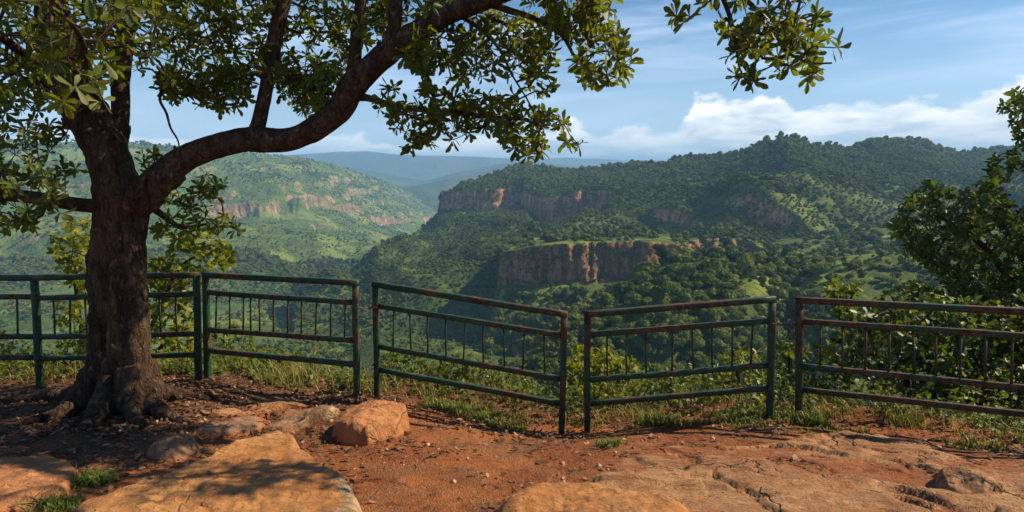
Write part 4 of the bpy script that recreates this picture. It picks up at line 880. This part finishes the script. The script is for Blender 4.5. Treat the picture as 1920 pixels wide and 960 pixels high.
DEN = [
    ([(-200, -160), (330, -160), (330, 150), (232, 120), (200, 180), (110, 185), (60, 210), (-200, 230)], 4.0, 6.6, 820),
    ([(330, -160), (660, -160), (650, 90), (560, 150), (470, 140), (330, 160)], 4.9, 6.8, 560),
    ([(640, -160), (1010, -160), (960, -10), (880, 20), (770, 40), (700, 95), (650, 110)], 4.75, 6.2, 400),
    ([(280, 130), (470, 130), (465, 190), (430, 212), (380, 195), (330, 190), (300, 170)], 4.9, 6.4, 115),
    ([(505, 130), (650, 110), (625, 190), (600, 215), (560, 205), (520, 170)], 4.9, 6.4, 115),
    ([(-120, 190), (60, 190), (130, 240), (150, 320), (130, 400), (60, 430), (0, 440), (-120, 440)], 4.4, 6.0, 170),
    ([(265, 285), (330, 285), (330, 330), (270, 330)], 5.3, 6.2, 12),
    ([(290, 370), (400, 320), (425, 345), (400, 400), (455, 410), (450, 430), (400, 450), (330, 470), (280, 430)], 5.3, 6.2, 58),
    ([(740, 235), (765, 278), (800, 270), (860, 262), (900, 240), (960, 280), (992, 298), (1012, 285), (1030, 262), (1085, 272), (1075, 245), (1015, 200), (960, 178), (860, 175), (735, 155), (700, 190)], 4.4, 5.1, 165),
    ([(760, 50), (900, 20), (1000, 30), (1040, 100), (1025, 190), (985, 165), (960, 135), (900, 150), (850, 150), (800, 142), (760, 110), (745, 80)], 4.4, 5.4, 185),
    ([(960, -80), (1130, -80), (1150, 15), (1160, 60), (1196, 125), (1140, 160), (1085, 155), (1080, 95), (1010, 45)], 4.1, 4.9, 165),
    ([(1215, -90), (1300, -90), (1310, 70), (1268, 30)], 3.7, 4.2, 16),
    ([(1300, -90), (1530, -90), (1535, 55), (1560, 72), (1580, 120), (1500, 155), (1450, 130), (1420, 100), (1340, 60)], 3.5, 4.1, 92),
    ([(1360, 60), (1410, 60), (1415, 165), (1385, 160)], 3.65, 3.95, 12),
    ([(-200, -700), (1000, -700), (1000, -160), (-200, -160)], 3.4, 6.5, 130),
    ([(1000, -400), (1500, -300), (1500, -90), (1000, -90)], 3.4, 4.8, 20)]
DEN += [([(60, 60), (200, 60), (200, 190), (120, 200), (60, 180)], 2.9, 3.6, 8), ([(150, -40), (250, -40), (250, 15), (180, 25)], 2.8, 3.3, 4), ([(760, -40), (940, -40), (930, 10), (780, 20)], 3.4, 3.9, 7)]
TG = regions(DEN, 21)
tw, td, tn = grow(SK, TG, rmin=.0034, seg=.11, mess=.14, seed=3)
o = tw.build('twigs', M_twig); part(o, tree)
sidep = tn[rng.random(len(tn)) < .16]
rosettes('foliage', TG, td, M_leaf, tree, .096, (5, 10), seed=5, side=sidep, width=.88)
# ------------------------------------------------------------------ shrubs and the tree at the right edge
def bush(name, label, cat, base, stems_px, specs, mat, size, seed, kind='oval', per=(5, 9), rmax=.02, woodmat=None, width=1.0, sidef=.25, root_r=.02, expo=.42):
    root = thing(name, label, cat, tuple(base)); sk = []
    mb = MB()
    for rows in stems_px:
        q = pxpath(rows); q = np.vstack([[*base, q[0, 3] * 1.2], q]); q[0, 2] -= .1
        tube(mb, q, 8, .08, lump=.08); sk.append(catmull(q, .08)[:, :3])
    part(mb.build('trunk' if cat == 'tree' else 'stem', woodmat or M_twig), root)
    T = regions(specs, seed); t2, d2, n2 = grow(np.vstack(sk), T, rmin=.0018, rmax=rmax, seed=seed, expo=expo, seg=.15)
    part(t2.build('twigs', M_twig), root)
    rosettes('foliage', T, d2, mat, root, size, per, kind, seed=seed, side=n2[rng.random(len(n2)) < sidef], width=width)
    return root
def gp(x, y): return np.array([x, y, float(gz(x, y))])
b0 = gp(7.1, 8.2)
bush('leafy_tree', 'leafy dark green tree with sunlit yellow tips at the right edge behind the fence', 'tree', b0,
     [[(1950, 700, 8.2, 11), (1930, 560, 8.1, 10), (1935, 430, 8.0, 9), (1960, 330, 7.9, 6), (1990, 230, 7.8, 4)],
      [(1950, 640, 8.1, 8), (1890, 520, 8.0, 7), (1820, 440, 7.9, 5), (1750, 400, 7.8, 3)],
      [(1960, 690, 8.0, 7), (1880, 600, 7.8, 6), (1790, 520, 7.7, 4), (1720, 470, 7.6, 3)],
      [(1990, 600, 8.2, 8), (2050, 400, 8.2, 7), (2080, 250, 8.2, 5), (2040, 180, 8.0, 3)]],
     [([(1670, 425), (1695, 378), (1730, 347), (1770, 352), (1800, 372), (1830, 338), (1850, 352), (1870, 320), (1900, 400), (2120, 300), (2140, 640), (1900, 600), (1800, 560), (1740, 500), (1700, 480)], 7.0, 8.8, 1750),
      ([(1868, 205), (1900, 168), (1950, 160), (2100, 120), (2120, 330), (1900, 330), (1862, 345), (1850, 300), (1905, 280), (1900, 240)], 7.2, 8.6, 460),
      ([(1760, 520), (2140, 560), (2140, 780), (1900, 700), (1800, 640)], 6.6, 8.4, 700)],
     M_leaf_r, .095, 31, 'oval', (5, 9), .03, width=.8)
bush('dark_shrub', 'dense shaded shrub filling the space behind the right fence panel', 'shrub', gp(4.3, 6.6),
     [[(1700, 740, 6.6, 7), (1680, 650, 6.6, 5), (1660, 590, 6.6, 3)], [(1760, 740, 6.5, 7), (1800, 640, 6.5, 4), (1830, 600, 6.5, 3)]],
     [([(1560, 640), (1600, 590), (1680, 560), (1780, 560), (1880, 580), (2050, 600), (2080, 800), (1920, 770), (1700, 745), (1600, 720)], 5.9, 7.4, 1150)],
     M_leaf_r, .085, 32, 'oval', (5, 9))
bush('yellow_shrub', 'bright yellow green shrub lit by the sun behind the tree trunk', 'shrub', gp(-4.6, 7.3),
     [[(180, 720, 7.2, 5), (150, 600, 7.1, 4), (135, 480, 7.1, 2)], [(230, 720, 7.2, 5), (290, 600, 7.1, 4), (340, 500, 7.0, 3), (400, 470, 7.0, 2)], [(260, 700, 7.2, 4), (330, 620, 7.1, 3), (380, 560, 7.1, 2)]],
     [([(95, 450), (128, 412), (165, 410), (185, 470), (185, 560), (130, 540), (110, 500)], 6.7, 7.5, 95),
      ([(270, 500), (330, 462), (350, 430), (395, 440), (445, 470), (435, 500), (385, 520), (350, 560), (270, 560)], 6.6, 7.4, 130),
      ([(265, 560), (350, 560), (380, 640), (400, 710), (265, 715)], 6.5, 7.4, 170), ([(100, 560), (185, 550), (185, 700), (120, 690)], 6.6, 7.4, 60)],
     M_leaf_y, .085, 33, 'oval', (5, 9))
bush('yellow_shrub', 'low yellow green shrub by the left edge under the railing', 'shrub', gp(-6.0, 6.9),
     [[(20, 725, 6.8, 4), (10, 695, 6.8, 2)]], [([(-90, 690), (-40, 655), (30, 665), (65, 690), (68, 730), (-90, 735)], 6.4, 7.1, 120)], M_leaf_y, .07, 34)
bush('yellow_shrub', 'yellow green shrub seen through the gap between the sloping and rising panels', 'shrub', gp(1.1, 6.5),
     [[(1140, 750, 6.5, 4), (1135, 700, 6.5, 3), (1130, 665, 6.5, 2)]], [([(1065, 690), (1080, 650), (1130, 655), (1190, 672), (1200, 700), (1195, 745), (1070, 750)], 6.1, 6.9, 180)], M_leaf_y, .075, 35)
bush('yellow_shrub', 'yellow leafy shrub behind the right part of the rising panel', 'shrub', gp(2.6, 6.5),
     [[(1390, 740, 6.4, 4), (1380, 690, 6.4, 3), (1375, 655, 6.4, 2)]], [([(1330, 715), (1345, 680), (1375, 652), (1420, 655), (1450, 690), (1455, 750), (1340, 755)], 6.0, 6.8, 200)], M_leaf_y, .075, 36, 'lance')
bush('green_shrub', 'dark green shrub standing in the gap beside the right panel post', 'shrub', gp(3.0, 6.7),
     [[(1475, 740, 6.6, 5), (1478, 690, 6.6, 3), (1480, 650, 6.6, 2)]], [([(1445, 650), (1470, 635), (1500, 650), (1560, 640), (1600, 700), (1590, 760), (1460, 760)], 6.2, 7.2, 260)], M_leaf_s, .06, 37)
bush('small_tree', 'small dark sapling rising above the left end of the right panel', 'tree', gp(4.6, 9.2),
     [[(1590, 720, 9.2, 4), (1585, 620, 9.2, 3), (1575, 560, 9.2, 2)]], [([(1545, 545), (1560, 528), (1600, 530), (1620, 552), (1600, 575), (1560, 570)], 8.9, 9.5, 60), ([(1560, 575), (1640, 570), (1700, 560), (1740, 600), (1600, 640)], 8.6, 9.6, 150)], M_leaf_s, .09, 38)
bush('sunlit_bush', 'yellow sunlit bush between the sapling and the leafy tree', 'shrub', gp(5.6, 8.4),
     [[(1700, 700, 8.3, 5), (1690, 620, 8.3, 3), (1680, 580, 8.3, 2)]], [([(1600, 600), (1640, 560), (1700, 530), (1770, 545), (1800, 600), (1780, 650), (1640, 650)], 7.8, 8.7, 260)], M_leaf_y, .085, 39)
bush('green_shrub', 'leafy green shrub behind the low half of the sloping panel', 'shrub', gp(-.3, 6.7),
     [[(880, 740, 6.7, 4), (870, 690, 6.7, 3)], [(960, 750, 6.7, 4), (970, 720, 6.7, 2)]], [([(800, 690), (850, 662), (900, 672), (960, 710), (1030, 735), (1045, 775), (860, 765), (800, 745)], 6.2, 7.2, 330)], M_leaf_s, .058, 40)
bush('green_shrub', 'mixed green shrub behind the high half of the sloping panel', 'shrub', gp(-1.4, 6.9),
     [[(760, 730, 6.8, 4), (750, 690, 6.8, 2)]], [([(690, 690), (715, 660), (770, 655), (810, 680), (820, 740), (700, 740)], 6.3, 7.3, 210)], M_leaf_s, .06, 41)
bush('leafy_shrub', 'thin leafy shrub behind the second panel next to the double post', 'shrub', gp(-3.2, 7.1),
     [[(440, 720, 7.0, 3), (450, 660, 7.0, 2)], [(520, 725, 7.0, 3), (520, 680, 7.0, 2)]], [([(395, 620), (440, 600), (480, 640), (560, 660), (640, 690), (650, 730), (400, 725)], 6.5, 7.4, 330)], M_leaf_s, .05, 42)
bush('green_shrub', 'weedy bright green shrub under the left half of the rising panel', 'shrub', gp(1.8, 6.4),
     [[(1250, 750, 6.3, 3), (1255, 715, 6.3, 2)]], [([(1195, 720), (1240, 690), (1300, 700), (1350, 715), (1350, 765), (1200, 765)], 6.0, 6.6, 190)], M_leaf_s, .06, 43, 'lance')

# ------------------------------------------------------------------ undergrowth, grass, litter, pebbles
def blades(n, area, hmin, hmax, seed, dens, w=.006, lean=.6, dry=0.0):
    g = np.random.default_rng(seed); x = g.uniform(area[0], area[1], n * 4); t = g.uniform(area[2], area[3], n * 4)
    y = edge_y(x) - .55 + t if area[4] else t
    keep = np.array(dens(x, y)) > g.random(len(x)); x, y = x[keep][:n], y[keep][:n]; n = len(x)
    b = np.stack([x, y, gz(x, y) - .005], 1); h = g.uniform(hmin, hmax, n) * (.5 + .8 * S(fbm(b * 1.7, 2, 3), -.4, .5)); a = g.uniform(0, 6.28, n)
    dr = np.stack([np.cos(a), np.sin(a), a * 0], 1); sd = np.stack([-np.sin(a), np.cos(a), a * 0], 1); l = g.uniform(.15, lean, n)[:, None]; H = h[:, None]; up = np.array([0, 0, 1.0])
    p1 = b + up * H * .5 + dr * H * l * .25; p2 = b + up * H * .85 + dr * H * l * .8; p3 = b + up * H * (1 - .35 * l) + dr * H * l * 1.6; ww = w * (.6 + .8 * g.random(n))[:, None]
    V = np.stack([b - sd * ww, b + sd * ww, p1 - sd * ww * .8, p1 + sd * ww * .8, p2 - sd * ww * .5, p2 + sd * ww * .5, p3], 1).reshape(-1, 3)
    k = (np.arange(n) * 7)[:, None]; q1 = k + np.array([[0, 1, 3, 2]]); q2 = k + np.array([[2, 3, 5, 4]]); t3 = k + np.array([[4, 5, 6, 6]])
    return V, q1, q2, k + np.array([[4, 5, 6]]), np.repeat(np.maximum(g.random(n), dry), 7)
def grass(label, parts):
    Vs, Fs, As, off = [], [], [], 0
    for (V, q1, q2, t3, r) in parts:
        Vs.append(V); As.append(r); Fs += [tuple(f) for f in (q1 + off)] + [tuple(f) for f in (q2 + off)] + [tuple(f) for f in (t3 + off)]; off += len(V)
    o = mesh_obj('grass', np.vstack(Vs), Fs, M_grass, attrs={'rnd': np.concatenate(As)}); return tag(o, label, 'grass', None, 'stuff')
dn = lambda lam, c, s, sd: (lambda x, y: S(fbm(np.stack([x, y, x * 0], -1) / lam, 3, sd), c, c + s))
grass('grass and weeds growing along the foot of the fence', [
    blades(7000, (-7, 7, .25, 1.9, True), .04, .17, 1, dn(.40, -.05, .45, 3), w=.0045, lean=1.0),
    blades(5000, (-.9, 2.9, -.25, .25, True), .03, .11, 2, dn(.35, -.1, .4, 4)),
    blades(1500, (2.2, 6.0, -.5, .3, True), .03, .09, 4, dn(.3, 0.0, .4, 6)),
    blades(3200, (-7, 7, .1, 1.3, True), .05, .24, 8, dn(.5, -.2, .5, 12), w=.0028, lean=1.4, dry=.93),
    blades(350, (-2.6, -1.3, .1, .5, True), .04, .10, 5, dn(.4, -.3, .4, 7))])
def tuft(px, py, n, r, h, label, seed):
    c = onground(px, py); g = np.random.default_rng(seed)
    ar = (c[0] - r, c[0] + r, c[1] - r * .7, c[1] + r * .7, False)
    V, q1, q2, t3, rr = blades(n, ar, h * .5, h, seed, lambda x, y: np.exp(-((x - c[0]) ** 2 + ((y - c[1]) * 1.3) ** 2) / (r * .55) ** 2), .005, 1.3)
    Fs = [tuple(f) for f in q1] + [tuple(f) for f in q2] + [tuple(f) for f in t3]
    tag(mesh_obj('grass_tuft', V, Fs, M_grass, attrs={'rnd': rr * .6}), label, 'grass')
tuft(178, 908, 240, .14, .10, 'bright green grass tuft between the left edge slab and the big slab', 11)
tuft(118, 952, 260, .16, .11, 'bright green grass tuft at the bottom left corner of the big slab', 12)
tuft(1140, 838, 120, .12, .09, 'small grass tuft in the soil in front of the rising panel', 13)
tuft(1830, 945, 70, .10, .05, 'sparse grass tuft at the low brown rock', 14)
# leafy weeds hanging over the edge of the drop
g = np.random.default_rng(77); n = 1500; x = g.uniform(-7.5, 7.5, n); yy = edge_y(x) - .38 + g.uniform(0, 2.2, n)
hh = g.uniform(.10, .36, n) * (1 + .55 * S(x, -1.5, .5)) * (.4 + .9 * S(fbm(np.stack([x, yy, x * 0], -1) / .9, 3, 5), -.3, .4))
bz = np.stack([x, yy, gz(x, yy)], 1); mb = MB(); LP, LD, LN, LS, LR = [], [], [], [], []
for k in range(n):
    d = np.array([g.normal() * .35, g.normal() * .35 - .1, 1.0]); d /= np.linalg.norm(d); tip = bz[k] + d * hh[k]; mid = (bz[k] + tip) / 2 + g.normal(size=3) * .02
    tube(mb, np.array([[*bz[k], .004], [*mid, .003], [*tip, .0015]]), 4, 0, cap=False); r0 = g.random()
    for q in range(g.integers(9, 20)):
        s = g.uniform(.2, 1); p = bz[k] * (1 - s) + tip * s + g.normal(size=3) * .012; v = g.normal(size=3) * [1, 1, .5] + [0, 0, .25]
        LP.append(p); LD.append(v); LN.append(np.array([0, 0, 1]) + g.normal(size=3) * .4); LS.append(g.uniform(.03, .075)); LR.append(np.clip(r0 * .7 + .3 * g.random(), 0, 1))
wroot = leaves_mesh('undergrowth', np.array(LP), np.array(LD), np.array(LN), np.array(LS), np.array(LR), 'oval', M_leaf_s)
tag(wroot, 'leafy weeds covering the edge of the drop behind the fence', 'undergrowth', None, 'stuff')
st = mb.build('weed_stems', M_twig, wroot); st['kind'] = 'stuff'
# dry leaves on the ground
def litter(n, seed):
    g = np.random.default_rng(seed); x = g.uniform(-6, 6, n * 6); y = g.uniform(2.3, 6.4, n * 6)
    d = np.exp(-((x + 3.2) / 1.7) ** 2 - ((y - 4.9) / .75) ** 2) * 1.5 + .13 + .5 * np.exp(-((y - edge_y(x) + .65) / .3) ** 2) + .16 * S(fbm(np.stack([x, y, x * 0], -1) * 1.6, 3, 9), .0, .4)
    k = d * S(fbm(np.stack([x, y, x * 0], -1) * 2.6, 3, 19), -.5, .2) > g.random(len(x)) * 1.2; x, y = x[k][:n], y[k][:n]; n = len(x)
    a = g.uniform(0, 6.28, n); tl = g.normal(size=n) * .3
    D_ = np.stack([np.cos(a), np.sin(a), tl], 1); N_ = np.stack([g.normal(size=n) * .3, g.normal(size=n) * .3, np.ones(n)], 1)
    return np.stack([x, y, gz(x, y) + g.uniform(.001, .022, n)], 1), D_, N_, g.uniform(.02, .065, n), g.random(n)
q = litter(12000, 5)
tag(leaves_mesh('leaf_litter', *q, 'oval', M_litter), 'dry brown leaves scattered under the tree and along the fence', 'leaf litter', None, 'stuff')
# pebbles and soil crumbs
g = np.random.default_rng(9); v0, f0 = ico(1); n = 2600; x = g.uniform(-5, 5.5, n); y = g.uniform(2.3, 5.9, n); mbp = []
k = (fbm(np.stack([x, y, x * 0], -1) * 1.3, 3, 2) + .25 > g.random(n) * .5); x, y = x[k], y[k]; n = len(x)
s = .004 + .022 * g.random(n) ** 5; sh = g.uniform(.6, 1.3, (n, 3)) * [1, 1, .6]
jit = 1 + .25 * g.normal(size=(n, len(v0), 1)) * .6
V = (v0[None] * jit * sh[:, None] * s[:, None, None] + np.stack([x, y, gz(x, y) + s * .15], 1)[:, None]).reshape(-1, 3)
Fp = (np.array(f0)[None] + (np.arange(n) * len(v0))[:, None, None]).reshape(-1, 3)
tag(mesh_obj('pebbles', V, Fp, M_peb, attrs={'rnd': np.repeat(g.random(n), len(v0))}, smooth_shade=False), 'pebbles and crumbs scattered over the red soil', 'pebbles', None, 'stuff')
g = np.random.default_rng(19); mb = MB()
for k in range(420):
    x = g.uniform(-5, 5); y = g.uniform(3.0, float(edge_y(x)) + .1)
    if g.random() > .25 + .75 * math.exp(-((y - float(edge_y(x)) + .6) / .5) ** 2) + .5 * math.exp(-((x + 3.2) / 1.6) ** 2): continue
    a = g.uniform(0, 6.28); L = g.uniform(.05, .22); p = np.array([x, y]); pts_ = []
    for t in (0, .5, 1): q2 = p + np.array([math.cos(a + t * .4), math.sin(a + t * .4)]) * L * t; pts_.append([q2[0], q2[1], float(gz(q2[0], q2[1])) + .008 + g.uniform(0, .012), .0035 * (1.2 - t * .6)])
    tube(mb, np.array(pts_), 4, 0, cap=False)
tag(mb.build('fallen_twigs', M_twig), 'small dry twigs littering the soil', 'twigs', None, 'stuff')
# thin surface roots
for rows, lab in (([(1380, 812), (1450, 805), (1500, 806), (1580, 815), (1660, 828)], 'thin exposed root crossing the soil in front of the right panel'),
                  ([(640, 770), (690, 775), (740, 790), (800, 800), (860, 806)], 'thin dry root lying on the soil below the sloping panel'),
                  ([(1690, 840), (1760, 845), (1840, 850), (1910, 848)], 'dry stick on the ground near the right edge')):
    q = np.array([onground(*r) for r in rows]); mb = MB(); tube(mb, np.c_[q + [0, 0, .006], np.linspace(.014, .006, len(q))], 7, .04, lump=.25)
    tag(mb.build('root', M_twig), lab, 'root')
